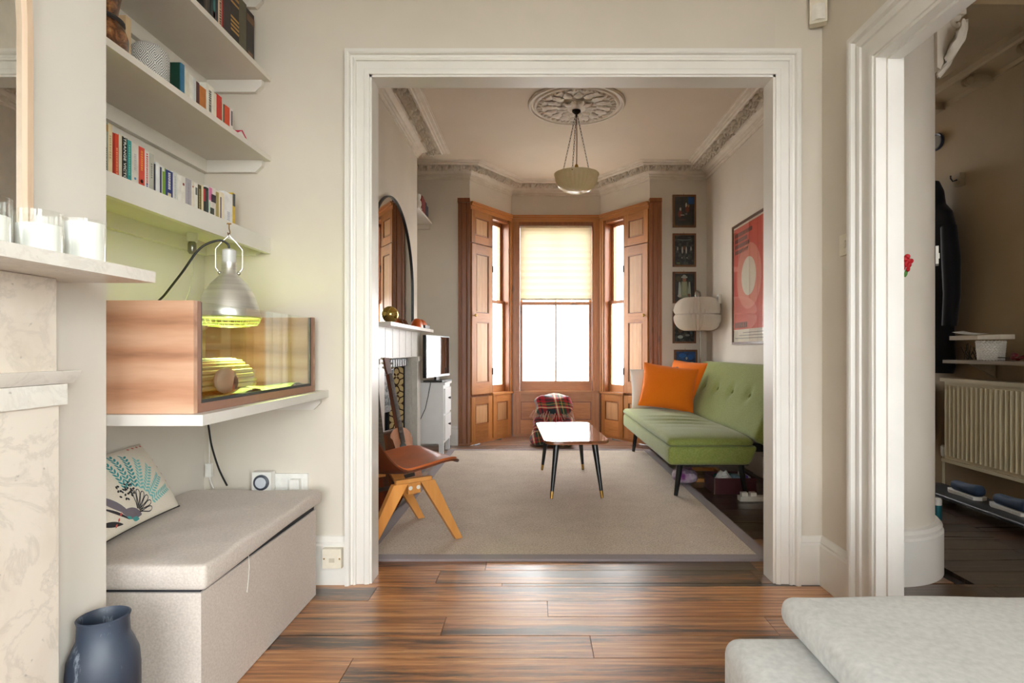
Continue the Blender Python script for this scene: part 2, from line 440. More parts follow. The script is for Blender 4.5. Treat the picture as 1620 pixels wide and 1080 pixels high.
# ---------------------------------------------------------------- walls and ceiling
struct('ceiling', G().box(-1.7, 2.0, -2.7, 7.1, 3.05, 3.17), CEIL)
struct('ceiling_hall', G().box(1.385, 3.2, -.3, 2.60, 2.95, 3.04).box(1.97, 3.2, 2.60, 6.5, 2.95, 3.04), HALLDIM)
struct('wall_middle', G().prism([(-1.6, 0), (-.745, 0), (-.745, 2.285), (1.078, 2.285), (1.078, 3.05), (-1.6, 3.05)], 2.56, 2.66, 'y'), WALL)
arc = [(1.61+.35*cos(a), 2.90+.35*sin(a)) for a in [radians(-90+3.75*k) for k in range(25)]]
struct('wall_right', G().prism([(1.078, 2.56), (1.29, 2.56), (1.29, 2.16), (1.385, 2.16), (1.385, 2.55)]+arc+[(1.96, 2.95), (1.96, 6.4), (1.885, 6.4), (1.885, 2.86), (1.78, 2.66), (1.078, 2.66)], 0, 3.05, 'z'), WALL, ang=25)
struct('wall_right_door', G().box(1.29, 1.385, 1.30, 2.16, 2.165, 3.05).box(1.29, 1.385, -.50, 1.30, 0, 3.05).box(1.29, 1.385, -2.7, -2.30, 0, 3.05).box(1.29, 1.385, -2.30, -.50, 0, .8).box(1.29, 1.385, -2.30, -.50, 2.5, 3.05), WALL)
struct('wall_left', G().box(-1.6, -1.49, 1.458, 2.56, 0, 3.05).box(-1.6, -1.1, -.4, 1.458, 0, 3.05).box(-1.6, -1.49, -2.7, -.4, 0, 3.05), WALLW)
struct('wall_front', G().box(-1.6, -1.1, -2.7, -2.6, 0, 3.05).box(1.1, 1.385, -2.7, -2.6, 0, 3.05).box(-1.1, 1.1, -2.7, -2.6, 2.75, 3.05).box(-1.1, 1.1, -2.7, -2.6, 0, .3), WALL)
struct('wall_left_rear', G().box(-1.6, -1.5, 2.66, 6.4, 0, 3.05).box(-1.5, -1.15, 3.45, 4.15, 0, 3.05).box(-1.5, -1.15, 5.30, 5.53, 0, 3.05).box(-1.5, -1.15, 4.15, 5.30, .98, 3.05), WALL)
struct('wall_rear', G().box(-1.6, -.723, 6.26, 6.38, 0, 3.05).box(1.259, 2.0, 6.26, 6.38, 0, 3.05), WALL)
struct('wall_hall', G().box(3.07, 3.2, -.3, 6.5, 0, 3.05).box(1.385, 1.5, -.3, -.2, 0, 3.05).box(2.9, 3.2, -.3, -.2, 0, 3.05).box(1.5, 2.9, -.3, -.2, 2.6, 3.05).box(1.96, 2.10, 6.3, 6.42, 0, 3.05).box(2.94, 3.07, 6.3, 6.42, 0, 3.05).box(2.10, 2.94, 6.3, 6.42, 2.75, 3.05).box(1.965, 3.07, 2.62, 2.80, 2.64, 2.95), HALLDIM)

# ---------------------------------------------------------------- mouldings
def sweep(path, prof, closed=False, side=1):
    """profile (offset, z) carried along a plan path with mitred corners; side=1 offsets to the left of the path"""
    g = G(); n = len(path); P = [Vector(p).to_2d() for p in path]; rings = []
    for i in range(n):
        ds = []
        if closed or i > 0: ds.append((P[i]-P[i-1]).normalized())
        if closed or i < n-1: ds.append((P[(i+1) % n]-P[i]).normalized())
        ns = [Vector((-d.y, d.x))*side for d in ds]
        m = ns[0] if len(ns) == 1 else (ns[0]+ns[1])/(1+ns[0].dot(ns[1]))
        rings.append([(P[i].x+m.x*o, P[i].y+m.y*o, z) for o, z in prof])
    k = len(prof); vs = [v for r in rings for v in r]; fs = []
    for i in range(n if closed else n-1):
        j = (i+1) % n
        fs += [(i*k+q, j*k+q, j*k+(q+1) % k, i*k+(q+1) % k) for q in range(k)]
    if not closed: fs += [tuple(range(k)), tuple((n-1)*k+q for q in reversed(range(k)))]
    return g._add(vs, fs)
def arch_prof(w, d):   # architrave profile: offset from the opening, projection
    return [(0, 0), (0, .012), (.012, .016), (.02, .016), (.024, .010), (.55*w, .012), (.57*w, .020), (.66*w, .024), (.70*w, .018), (.78*w, .020), (.82*w, d-.004), (.88*w, d), (w, d), (w, 0)]
def architrave(x0, x1, z1, prof, fn):
    g = G(); vs = []; fs = []; k = len(prof)
    for st in range(4):
        for o, d in prof:
            u, z = [(x0-o, 0), (x0-o, z1+o), (x1+o, z1+o), (x1+o, 0)][st]; vs.append(fn(u, z, d))
    for i in range(3): fs += [(i*k+q, (i+1)*k+q, (i+1)*k+(q+1) % k, i*k+(q+1) % k) for q in range(k)]
    fs += [tuple(range(k)), tuple(3*k+q for q in reversed(range(k)))]
    return g._add(vs, fs)
pr = arch_prof(.102, .036)
struct('trim_1', architrave(-.745, 1.078, 2.285, pr, lambda u, z, d: (u, 2.56-d, z)), TRIM, label='white moulded architrave around the wide opening', ang=20)
struct('trim_2', architrave(-.745, 1.078, 2.285, pr, lambda u, z, d: (u, 2.66+d, z)), TRIM, ang=20)
struct('trim_3', G().box(-.745, -.735, 2.556, 2.664, 0, 2.285).box(1.068, 1.078, 2.556, 2.664, 0, 2.285).box(-.745, 1.078, 2.556, 2.664, 2.275, 2.285), TRIM)
pr2 = arch_prof(.125, .04)
struct('trim_4', architrave(1.30, 2.16, 2.165, pr2, lambda u, z, d: (1.29-d, u, z)), TRIM, label='white moulded architrave around the hall doorway', ang=20)
struct('trim_5', G().box(1.285, 1.392, 2.148, 2.16, 0, 2.153).box(1.285, 1.392, 1.30, 2.16, 2.153, 2.165).box(1.325, 1.375, 2.138, 2.148, 0, 2.153).box(1.325, 1.375, 1.312, 2.138, 2.143, 2.153).box(1.285, 1.392, 1.30, 1.312, 0, 2.153), TRIM)
sk = [(0, 0), (.022, 0), (.022, .175), (.016, .183), (.018, .192), (.010, .205), (.006, .212), (.0, .215)]
struct('baseboard_left', sweep([(-1.49, 1.46), (-1.49, 2.56), (-.847, 2.56)], sk, side=-1), TRIM, ang=20)
struct('baseboard_right', sweep([(1.18, 2.56), (1.29, 2.56), (1.29, 2.285)], sk, side=-1), TRIM, ang=20)
struct('baseboard_hall', sweep([(1.385, 2.55)]+arc+[(1.96, 6.3)], [(0, 0), (.035, 0), (.035, .20), (.028, .21), (.03, .225), (.018, .24), (0, .245)], side=-1), TRIM, ang=20)
struct('baseboard_rear', sweep([(-1.5, 5.53), (-1.5, 6.26), (-.845, 6.26)], sk, side=-1), TRIM, ang=20)
struct('baseboard_rear_right', sweep([(1.38, 6.26), (1.885, 6.26), (1.885, 2.88)], sk, side=-1), TRIM, ang=20)

# cornice of the rear room, with its leaf scrolls
room = [(-1.5, 2.66), (1.885, 2.66), (1.885, 6.26), (1.259, 6.26), (.792, 6.92), (-.292, 6.92), (-.723, 6.26), (-1.5, 6.26), (-1.5, 5.53), (-1.15, 5.53), (-1.15, 3.45), (-1.5, 3.45)]
H = 3.05
cp = [(0, H), (0, H-.135), (.010, H-.135), (.012, H-.120), (.020, H-.115), (.022, H-.098), (.035, H-.092), (.040, H-.078), (.055, H-.066), (.075, H-.058), (.078, H-.050), (.088, H-.050),
      (.092, H-.034), (.195, H-.018), (.198, H-.034), (.208, H-.036), (.216, H-.026), (.232, H-.024), (.236, H-.012), (.262, H-.010), (.268, H-.003), (.28, H-.003), (.28, H)]
cn = struct('trim_6', sweep(room, cp, True), PLASTER, label='deep plaster cornice with leaf scrolls round the rear room', ang=20)
def leaf_module(seed):
    r = random.Random(seed); g = G()
    def petal(x, y, ang, l, w, z=.0):
        m = Matrix.Rotation(ang, 3, 'Z') @ Matrix.Rotation(r.uniform(-.5, .1), 3, 'Y')
        g.ball((x+cos(ang)*l*.5, y+sin(ang)*l*.5, z), l*.62, w, .009, 6, 5, mtx=m)
    cx, cy = -.035, r.uniform(-.008, .008)
    g.ball((cx, cy, .012), .009, .009, .010, 7, 5)
    for k in range(6): petal(cx+.006*cos(k*pi/3), cy+.006*sin(k*pi/3), k*pi/3+.2, .024, .011, .006)
    for k in range(4):
        a = r.uniform(-.4, .4)+(.75 if k % 2 else -.75); petal(.018+.013*k, (.008 if k % 2 else -.008), a, .034, .011, .006)
    for k in range(3): petal(-.075+.02*k, .026*(1 if k % 2 else -1), r.uniform(0, 3), .026, .008, .002)
    g.tube([(.0, 0, .004), (.02, .022, .010), (.045, .012, .012), (.06, -.012, .008), (.08, -.02, .004)], [.005, .006, .006, .005, .003], 5)
    return g.mesh('leaf_scroll', PLASTER, ang=60)
LM = [leaf_module(k) for k in range(3)]
nrm = Vector((0, 0, -1)); kk = 0
for i in range(len(room)):
    a = Vector(room[i]); b = Vector(room[(i+1) % len(room)])
    if i in (0, 10, 11): continue
    d = (b-a).normalized(); nn = Vector((-d.y, d.x)); L = (b-a).length
    # trim the run where inner corners cut into it
    pa = Vector(room[i-1]); nd = (Vector(room[(i+2) % len(room)])-b).normalized(); pd = (a-pa).normalized()
    s0 = .145*(pd.cross(d))/(1+pd.dot(d)) if pd.cross(d) > 0 else .145*(pd.cross(d))/(1+pd.dot(d))
    s1 = .145*(d.cross(nd))/(1+d.dot(nd))
    A, B = s0, L-s1; m = max(1, round((B-A)/.165))
    for k in range(m):
        s = A+(B-A)*(k+.5)/m; p = a+d*s+nn*.145
        F = frame((p.x, p.y, H-.028), (d.x, d.y, 0), (-nn.x, -nn.y, -.155)) @ Matrix.Diagonal(((B-A)/m/.165, 1.30, 2.6, 1))
        link('leaf_scroll', LM[kk % 3], cn, mtx=F); kk += 1
# hall cornice with brackets
hc = struct('trim_7', sweep([(3.07, 2.80), (3.07, 6.30)], [(0, 2.95), (0, 2.86), (.02, 2.86), (.03, 2.885), (.16, 2.90), (.17, 2.915), (.21, 2.92), (.22, 2.95)]), HALLDIM, ang=20)
for y in (2.95, 3.40, 3.85, 4.30, 4.75, 5.2):
    g = G().box(2.93, 3.062, y-.05, y+.05, 2.845, 2.90)
    for q in (-.03, 0, .03): g.ball((2.93, y+q, 2.865), .03, .018, .03, 8, 6)
    g.build('bracket', HALLDIM, hc, bevel=.006)
# ceiling rose
RX, RY = .335, 4.64
rose = empty_struct('trim_8', 'round plaster ceiling rose above the pendant', Matrix.Translation((RX, RY, H)))
g = G().lathe([(.394, 0), (.394, -.012), (.385, -.022), (.372, -.022), (.366, -.012), (.350, -.012), (.345, -.024), (.330, -.028), (.318, -.018), (.295, -.012), (.29, -.02), (.12, -.02), (.11, -.034), (.07, -.042), (.05, -.05), (.001, -.052)], seg=64, cap=False)
g.build('moulded_disc', PLASTER, rose, local=True, ang=40)
def acanthus(L, W):
    g = G()
    def f(u, v):
        s = v*2-1; env = (sin(pi*min(1, u*1.05))**.6 if u < .95 else .25)*(1+.22*sin(u*22))
        return (u*L, s*W*env, -.010-.016*sin(pi*u)*(1-.6*s*s)-.008*u*u)
    return g.sheet(f, 12, 7, .006).mesh('acanthus_leaf', PLASTER, ang=60)
A1, A2 = acanthus(.125, .034), acanthus(.10, .026)
for k in range(16): link('acanthus_leaf', A1, rose, True, Matrix.Rotation(2*pi*k/16, 4, 'Z') @ Matrix.Translation((.155, 0, -.008)))
for k in range(12): link('acanthus_leaf', A2, rose, True, Matrix.Rotation(2*pi*(k+.5)/12, 4, 'Z') @ Matrix.Translation((.06, 0, -.022)))
TQ = G().ball((0, 0, 0), .024, .016, .014, 8, 6).mesh('scallop', PLASTER)
for k in range(40): link('scallop', TQ, rose, True, Matrix.Rotation(2*pi*k/40, 4, 'Z') @ Matrix.Translation((.302, 0, -.018)))
# plaster corbel under the hall arch
cb = thing('plaster_corbel', 'ornate plaster corbel on the curved wall under the hall arch', 'corbel', (1.895, 2.685, 2.36))
G().prism([(-.03, .0), (-.015, -.01), (.0, .02), (.008, .06), (.02, .10), (.04, .13), (.055, .17), (.055, .235), (-.03, .235)], -.045, .045, 'y').build('scroll_body', PLASTER, cb, True, bevel=.006)
G().box(-.03, .088, -.068, .068, .2352, .262).build('capital', PLASTER, cb, True, bevel=.006)
for sg in (-1, 0, 1):   # volutes
    sp_ = [(.062+(.030-.0038*k)*cos(.75*k+1.2), sg*.042, .205+(.030-.0038*k)*sin(.75*k+1.2)) for k in range(8)]
    G().tube(smooth(sp_, 4), [.016-.0003*k for k in range(29)], 8).build('volute', PLASTER, cb, True, ang=70)
def droop(L, W):
    def f(u, v):
        s_ = v*2-1; w_ = W*(sin(pi*min(1, .12+u*.9))**.7)*(1+.25*sin(u*19)); a = .35+1.5*u
        return (.085-.075*u+.020*sin(pi*u)-.012*s_*s_, s_*w_, .17-L*u+.012*cos(s_*7))
    return G().sheet(f, 18, 11, .010).mesh('acanthus_leaf', PLASTER, ang=70)
link('acanthus_leaf', droop(.19, .052), cb, True)
for sg in (-1, 1):
    link('acanthus_leaf', droop(.14, .034), cb, True, Matrix.Translation((0, sg*.05, .0)) @ Matrix.Rotation(sg*.9, 4, 'Z'))
# ---------------------------------------------------------------- bay: three sash windows, panelling, shutters
def facet_m(P0, P1):
    u = (Vector(P1)-Vector(P0)).normalized(); return Matrix(((u.x, -u.y, 0, P0[0]), (u.y, u.x, 0, P0[1]), (0, 0, 1, 0), (0, 0, 0, 1))), (Vector(P1)-Vector(P0)).length
def board_panel(parent, S, s0, s1, z0, z1, opens, y=-.02, th=.03, name='panel', pm=None, fm=None):
    """framed board with recessed raised panels; opens = [(s0, s1, z0, z1)]"""
    fm = fm or PINE; pm = pm or PINEP
    zs = sorted(set([z0, z1]+[v for o in opens for v in o[2:]]))
    a, b = opens[0][0], opens[0][1]
    def bx(g, p, q, *r): x = sorted((S(p), S(q))); return g.box(x[0], x[1], *r)
    for p, q in ((s0, a), (b, s1)): bx(G(), p, q, y, y+th, z0, z1).build('stile', fm, parent, True, bevel=.002)
    edges = [z0]
    for o in opens: edges += [o[2], o[3]]
    edges.append(z1)
    for k in range(0, len(edges), 2): bx(G(), a, b, y, y+th, edges[k], edges[k+1]).build('rail', PINEX if fm is PINE else fm, parent, True, bevel=.002)
    for o in opens:
        g = G(); bx(g, o[0], o[1], y+.012, y+th-.004, o[2], o[3]); m = .022
        bx(g, o[0]+m, o[1]-m, y+.007, y+.014, o[2]+m, o[3]-m)
        g.build(name, pm, parent, True, bevel=.003)
        g = G(); q = .009
        for r in ((o[0], o[0]+q, o[2], o[3]), (o[1]-q, o[1], o[2], o[3])): bx(g, r[0], r[1], y+.002, y+.013, r[2], r[3])
        for r in ((o[2], o[2]+q), (o[3]-q, o[3])): bx(g, o[0]+q, o[1]-q, y+.002, y+.013, *r)
        g.build('bead', PINED, parent, True, bevel=.002)
def sash(parent, S, s0, s1, z0, z1, y, bars, top, bot, pane):
    def bx(g, p, q, *r): x = sorted((S(p), S(q))); return g.box(x[0], x[1], *r)
    st = .034
    sh = bx(G(), s0, s0+st, y, y+.034, z0, z1); bx(sh, s1-st, s1, y, y+.034, z0, z1); bx(sh, s0+st, s1-st, y, y+.034, z0, z0+bot); bx(sh, s0+st, s1-st, y, y+.034, z1-top, z1)
    sh = sh.build('sash', PINEX, parent, True, bevel=.003)
    xs = [s0+st]+bars+[s1-st]
    for b in bars: bx(G(), b-.010, b+.010, y+.004, y+.03, z0+bot, z1-top).build('glazing_bar', PINE, sh, True, bevel=.003)
    for a, b in zip(xs[:-1], xs[1:]): bx(G(), a, b, y+.014, y+.018, z0+bot, z1-top).build('pane', pane, sh, True)
ZT = 2.68
def bay_side(n, P0, P1, flip, side):
    m, L = facet_m(P0, P1); S = (lambda s: L-s) if flip else (lambda s: s)
    def bx(g, p, q, *r): x = sorted((S(p), S(q))); return g.box(x[0], x[1], *r)
    o = bx(G(), 0, L, .0, .10, ZT, H); me = o.mesh('wall_bay_'+side, WALL); w = link('wall_bay_'+side, me, mtx=m); tag(w, kind='structure')
    W = empty_struct('window_%d' % n, None, m)
    W0, W1 = .405, .70
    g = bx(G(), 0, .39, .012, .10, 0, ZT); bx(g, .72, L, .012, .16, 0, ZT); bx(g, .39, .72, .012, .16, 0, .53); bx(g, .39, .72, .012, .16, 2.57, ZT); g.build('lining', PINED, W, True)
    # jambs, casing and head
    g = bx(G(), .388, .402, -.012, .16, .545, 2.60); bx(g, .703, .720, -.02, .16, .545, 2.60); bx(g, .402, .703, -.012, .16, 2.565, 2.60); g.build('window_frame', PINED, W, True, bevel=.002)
    g = bx(G(), .735, L-.002, -.022, .012, .545, 2.60); bx(g, .765, L-.018, -.030, -.02, .545, 2.60); g.build('casing', PINE, W, True, bevel=.004)
    g = bx(G(), .0, L, -.018, .012, 2.60, ZT-.022); bx(g, .0, L, -.034, .012, ZT-.040, ZT-.018); bx(g, .0, L, -.046, .012, ZT-.018, ZT); g.build('head_moulding', PINEX, W, True, bevel=.004)
    g = bx(G(), .385, L, -.034, .16, .525, .548); g.build('sill', PINEX, W, True, bevel=.006)
    sash(W, S, W0, W1, 1.60, 2.565, .085, [], .04, .035, NET); sash(W, S, W0, W1, .55, 1.635, .045, [], .035, .085, FROST)
    P = thing('pine_panelling', 'pine panelling below and above the tall shutter on the %s side of the bay' % side, 'panelling', mtx=m)
    board_panel(P, S, .405, L-.034, .03, .522, [(.475, L-.10, .215, .44)])
    board_panel(P, S, .012, .385, .03, .522, [(.075, .315, .215, .44)])
    board_panel(P, S, .012, .385, 2.235, 2.598, [(.075, .315, 2.32, 2.52)])
    bx(G(), 0, L-.02, -.012, .012, .0, .03).build('plinth', PINEX, P, True, bevel=.003)
    T = thing('window_shutter', 'tall two-panel pine shutter folded back on the %s side of the bay' % side, 'shutter', mtx=m)
    board_panel(T, S, .012, .382, .552, 2.225, [(.085, .315, .68, 1.36), (.085, .315, 1.46, 2.12)], y=-.024, th=.032)
    kb = S(.048); g = G().lathe([(.004, 0), (.006, .012), (.015, .018), (.017, .026), (.010, .034), (.001, .036)], seg=14, mtx=Matrix.Rotation(pi/2, 3, 'X'), c=(kb, -.024, 1.43)); g.build('knob', BRASS, T, True)
    for z in (.80, 1.98):
        g = bx(G(), .376, .386, -.028, -.02, z-.04, z+.04); g.cyl((S(.384), -.029, z-.04), (S(.384), -.029, z+.04), .005); g.build('hinge', BLACK, T, True)
    return m
bay_side(1, (-.723, 6.26), (-.292, 6.92), False, 'left')
bay_side(2, (.792, 6.92), (1.259, 6.26), True, 'right')
mc, Lc = facet_m((-.292, 6.92), (.792, 6.92))
S = lambda s: s
tag(link('wall_bay_centre', G().box(0, Lc, 0, .12, ZT, H).mesh('wall_bay_centre', WALL), mtx=mc), kind='structure')
W = empty_struct('window_3', 'large pine sash window in the middle of the bay', mc)
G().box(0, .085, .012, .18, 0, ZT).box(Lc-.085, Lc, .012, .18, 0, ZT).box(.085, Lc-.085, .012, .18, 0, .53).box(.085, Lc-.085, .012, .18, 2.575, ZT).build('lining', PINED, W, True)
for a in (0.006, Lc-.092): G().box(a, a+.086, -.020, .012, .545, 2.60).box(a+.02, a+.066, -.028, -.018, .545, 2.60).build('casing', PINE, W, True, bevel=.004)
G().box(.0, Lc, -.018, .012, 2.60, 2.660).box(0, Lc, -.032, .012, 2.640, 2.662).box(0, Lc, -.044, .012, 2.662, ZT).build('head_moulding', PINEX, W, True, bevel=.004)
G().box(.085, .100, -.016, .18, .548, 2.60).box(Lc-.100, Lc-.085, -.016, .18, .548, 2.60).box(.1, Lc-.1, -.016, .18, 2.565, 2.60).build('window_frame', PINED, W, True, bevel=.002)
G().box(.03, Lc-.03, -.040, .18, .522, .550).build('sill', PINEX, W, True, bevel=.006)
sash(W, S, .102, Lc-.102, 1.60, 2.565, .095, [Lc/2], .045, .038, NET); sash(W, S, .102, Lc-.102, .55, 1.638, .055, [Lc/2], .038, .115, FROST)
P = thing('pine_panelling', 'wide low pine panel under the middle window of the bay', 'panelling', mtx=mc)
board_panel(P, S, .02, Lc-.02, .03, .520, [(.115, Lc-.115, .20, .42)], pm=PINEX)
G().box(.02, Lc-.02, -.014, .012, 0, .03).build('plinth', PINEX, P, True, bevel=.003)
t = NT('blind_cloth'); t.t.nodes.remove(t.b)
d1 = t.n('ShaderNodeBsdfDiffuse'); d1.inputs[0].default_value = lin((238, 228, 200)); d2 = t.n('ShaderNodeBsdfTranslucent'); d2.inputs[0].default_value = lin((246, 232, 196))
mx = t.n('ShaderNodeMixShader'); mx.inputs[0].default_value = .10; t.l(d1.outputs[0], mx.inputs[1]); t.l(d2.outputs[0], mx.inputs[2]); t.l(mx.outputs[0], t.out.inputs[0])
BL = thing('window_blind', 'cream pleated blind half lowered over the middle window', 'blind', mtx=mc @ Matrix.Translation((Lc/2, .03, 0)))
g = G(); nf = 22
g.surf(lambda u, v: (-.432+.864*v, .004*(1 if int(round(u*nf)) % 2 else -1), 2.535-.86*u), nf+1, 3); g.build('cloth', t.m, BL, True, ang=10)
G().box(-.435, .435, -.014, .014, 2.535, 2.56).build('head_rail', flat('blind_rail', (226, 216, 190), .5), BL, True, bevel=.003)
G().box(-.435, .435, -.008, .008, 1.655, 1.675).build('bottom_rail', MATS['blind_rail'], BL, True, bevel=.003)
# pine pilasters on the rear wall either side of the bay
for nm, x0, x1, sd in (('trim_9', -.845, -.715, 'left'), ('trim_10', 1.251, 1.381, 'right')):
    g = G(); w = x1-x0; s = 1 if sd == 'left' else -1; x = x0 if s > 0 else x1
    pf = [(0, 0), (0, .045), (.018, .045), (.022, .034), (.036, .030), (.040, .022), (.085, .020), (.089, .028), (.10, .032), (.104, .024), (.13, .022), (.13, 0)]
    g.prism([(x+s*a, 6.258-b) for a, b in pf], 0, 2.66, 'z'); q = sorted((x, x+s*.13))
    g.box(q[0]-.004, q[1], 6.20, 6.258, 2.66, 2.705).box(q[0], q[1], 6.21, 6.258, 0, .02)
    struct(nm, g, PINED, label='dark pine architrave on the %s edge of the bay' % sd, ang=20)
# corner posts of the bay
for (cx, cy), n1, n2, sd in (((-.292, 6.92), (-.837, .547), (0, 1), 'left'), ((.792, 6.92), (0, 1), (.816, .578), 'right')):
    C0 = Vector((cx, cy)); a = Vector(n1); b = Vector(n2); pts = [C0+(a+b)*.002, C0+b*.18, C0+(a+b)*.18, C0+a*.18]
    if sd == 'right': pts.reverse()
    struct('trim_11' if sd == 'left' else 'trim_12', G().prism([tuple(p) for p in pts], 0, H, 'z'), PINED)
# unseen front door at the hall end, glazing added to light the hall
D = empty_struct('door_1', None)
G().box(2.10, 2.16, 6.31, 6.40, 0, 2.75).box(2.88, 2.94, 6.31, 6.40, 0, 2.75).box(2.16, 2.88, 6.31, 6.40, 2.69, 2.75).box(2.16, 2.88, 6.31, 6.40, 2.10, 2.18).box(2.16, 2.88, 6.33, 6.38, 0, .95).box(2.16, 2.26, 6.33, 6.38, .95, 2.10).box(2.78, 2.88, 6.33, 6.38, .95, 2.10).box(2.48, 2.56, 6.33, 6.38, .95, 2.10).build('door_frame', PINED, D)
for a, b, c, d in ((2.16, 2.88, 2.18, 2.69), (2.26, 2.48, .95, 2.10), (2.56, 2.78, .95, 2.10)): G().box(a, b, 6.35, 6.355, c, d).build('pane', FROST, D)
D = empty_struct('added_door', None)  # unseen glazed door, added to brighten the curved hall wall
G().box(1.5, 1.58, -.28, -.2, 0, 2.6).box(2.82, 2.9, -.28, -.2, 0, 2.6).box(1.58, 2.82, -.28, -.2, 2.52, 2.6).box(1.58, 2.82, -.28, -.2, 0, .5).box(2.16, 2.24, -.28, -.2, .5, 2.52).build('door_frame', TRIM, D)
for a, b in ((1.58, 2.16), (2.24, 2.82)): G().box(a, b, -.25, -.245, .5, 2.52).build('pane', DULL, D)
W = empty_struct('window_5', None)  # unseen side window, added for more light on the chimney breast
G().box(1.30, 1.38, -2.30, -2.23, .8, 2.5).box(1.30, 1.38, -.57, -.50, .8, 2.5).box(1.30, 1.38, -2.23, -.57, .8, .87).box(1.30, 1.38, -2.23, -.57, 2.43, 2.5).box(1.30, 1.38, -1.43, -1.37, .87, 2.43).build('window_frame', TRIM, W)
for a, b in ((-2.23, -1.43), (-1.37, -.57)): G().box(1.335, 1.34, a, b, .87, 2.43).build('pane', PANE, W)
# rear window of the front room (behind the viewer), one plain frame
W = empty_struct('window_4', None)
G().box(-1.1, -1.03, -2.68, -2.6, .3, 2.75).box(1.03, 1.1, -2.68, -2.6, .3, 2.75).box(-1.03, 1.03, -2.68, -2.6, .3, .38).box(-1.03, 1.03, -2.68, -2.6, 2.68, 2.75).box(-.03, .03, -2.68, -2.6, .38, 2.68).build('window_frame', TRIM, W)
for a, b in ((-1.03, -.03), (.03, 1.03)): G().box(a, b, -2.65, -2.645, .38, 2.68).build('pane', GREY, W)
# ================================================================ FRONT ROOM, LEFT: chimney breast and alcove
MARB = marble('marble_warm', (222, 213, 201), (178, 170, 160), 3.5, .3, (196, 182, 166), .36)
MARBW = marble('marble_white', (228, 224, 217), (180, 174, 167), 4, .25, (212, 204, 194), .25)
F = thing('fireplace_surround', 'pale veined marble fireplace surround at the left edge of the front room', 'fireplace', (-1.1, .6, 0))
G().box(-1.099, -.888, -.13, 1.33, 1.206, 1.232).build('mantelshelf', MARBW, F, bevel=.006)
G().box(-1.099, -1.05, -.05, 1.247, .99, 1.205).build('frieze', MARB, F, bevel=.002)
for a, b in ((1.03, 1.247), (-.05, .16)):
    G().box(-1.099, -1.045, a, b, 0, .93).build('pilaster', MARB, F, bevel=.003)
    G().box(-1.099, -1.035, a-.015, b+.012, .93, .975).build('pilaster_block', MARBW, F, bevel=.004)
    G().prism([(-1.099, .976), (-1.036, .976), (-1.022, .992), (-1.016, 1.004), (-1.099, 1.004)], a-.03, b+.03, 'y').build('pilaster_capital', MARBW, F, bevel=.003)
WAX = M('candle_wax', (250, 249, 245), .5, (246, 244, 238), 8)
for k, (x, y, h, wz, lab) in enumerate(((-.962, 1.215, .092, .086, 'white candle in a short glass, nearest the end of the mantelshelf'), (-.955, 1.095, .082, .056, 'half burnt white candle in a glass, middle of the three on the mantelshelf'), (-.955, .985, .082, .050, 'white candle in a glass at the left edge of the picture'))):
    c = thing('candle', lab, 'candle', (x, y, 1.2325), group='candles on the marble mantelshelf')
    G().lathe([(.036, 0), (.0375, .004), (.0375, h), (.0355, h), (.0355, .006), (.001, .006)], seg=28, cap=False).build('glass_jar', CLEAR, c, True)
    G().lathe([(.0348, .0065), (.0348, wz), (.030, wz-.002), (.001, wz-.004)], seg=28).build('wax', WAX, c, True)
    G().cyl((0, 0, wz-.004), (.001, 0, wz+.006), .0012, seg=6).build('wick', BLACK, c, True)
def arched_mirror(nm, lab, xw, yc, r, z0, zs, fr, fmat, wall_sign=1):
    m = thing(nm, lab, 'mirror', (xw, yc, z0))
    def outline(q):
        return [(-q, 0 if q == r else fr)] + [(-q*cos(pi*k/32), zs-z0+q*sin(pi*k/32)) for k in range(33)] + [(q, 0 if q == r else fr)]
    o, i = outline(r), outline(r-fr); n = len(o); g = G()
    vs = [(0, p[0], p[1]) for p in o]+[(0, p[0], p[1]) for p in i]+[(.022, p[0], p[1]) for p in o]+[(.022, p[0], p[1]) for p in i]; fs = []
    for k in range(n):
        j = (k+1) % n
        fs += [(2*n+k, 2*n+j, 3*n+j, 3*n+k), (k, 2*n+k, 2*n+j, j), (n+k, n+j, 3*n+j, 3*n+k), (k, j, n+j, n+k)]
    g._add(vs, fs); g.build('frame', fmat, m, True, ang=40)
    G().prism([(p[0], p[1]) for p in i], .003, .010, 'x').build('mirror_glass', MATS['mirror'], m, True)
    return m
flat('mirror', (225, 225, 220), .01, metal=1)
arched_mirror('wall_mirror', 'tall arched mirror with a thin pale wood frame over the marble mantelshelf', -1.0985, .63, .59, 1.233, 1.74, .014, wood('pale_frame', (176, 148, 122), (204, 178, 152), (216, 194, 172), 'z', .4, 14, 0))

# alcove shelves
def wall_shelf(lab, z, x, th, y0=1.461, bat=.055, box=0):
    s = thing('wall_shelf', lab, 'shelf', (-1.49, 2.0, z), group='painted alcove shelves')
    if box:   # thick front lipping
        G().box(-1.4885, x-.022, y0, 2.5585, z-.022, z).build('board', WALLW, s, bevel=.002)
        G().box(x-.022, x, y0, 2.5585, z-box, z).build('front_lip', TRIM, s, bevel=.002)
        bz = z-.022
    else:
        G().box(-1.4885, x, y0, 2.5585, z-th, z).build('board', TRIM if x > -1 else WALLW, s, bevel=.002); bz = z-th
    G().box(-1.4885, -1.466, y0, 2.5585, bz-bat, bz-.0005).build('side_batten', WALLW, s, bevel=.002)
    xe = x-.03
    G().prism([(-1.465, bz-bat), (xe-.03, bz-bat), (xe, bz-bat+.03), (xe, bz-.0005), (-1.465, bz-.0005)], 2.536, 2.5585, 'y').build('end_batten', WALLW, s, bevel=.002)
    return s
wall_shelf('uppermost alcove shelf, only its underside showing at the top of the frame', 2.655, -1.19, .022)
wall_shelf('alcove shelf holding a row of dark old books', 2.276, -1.19, .022)
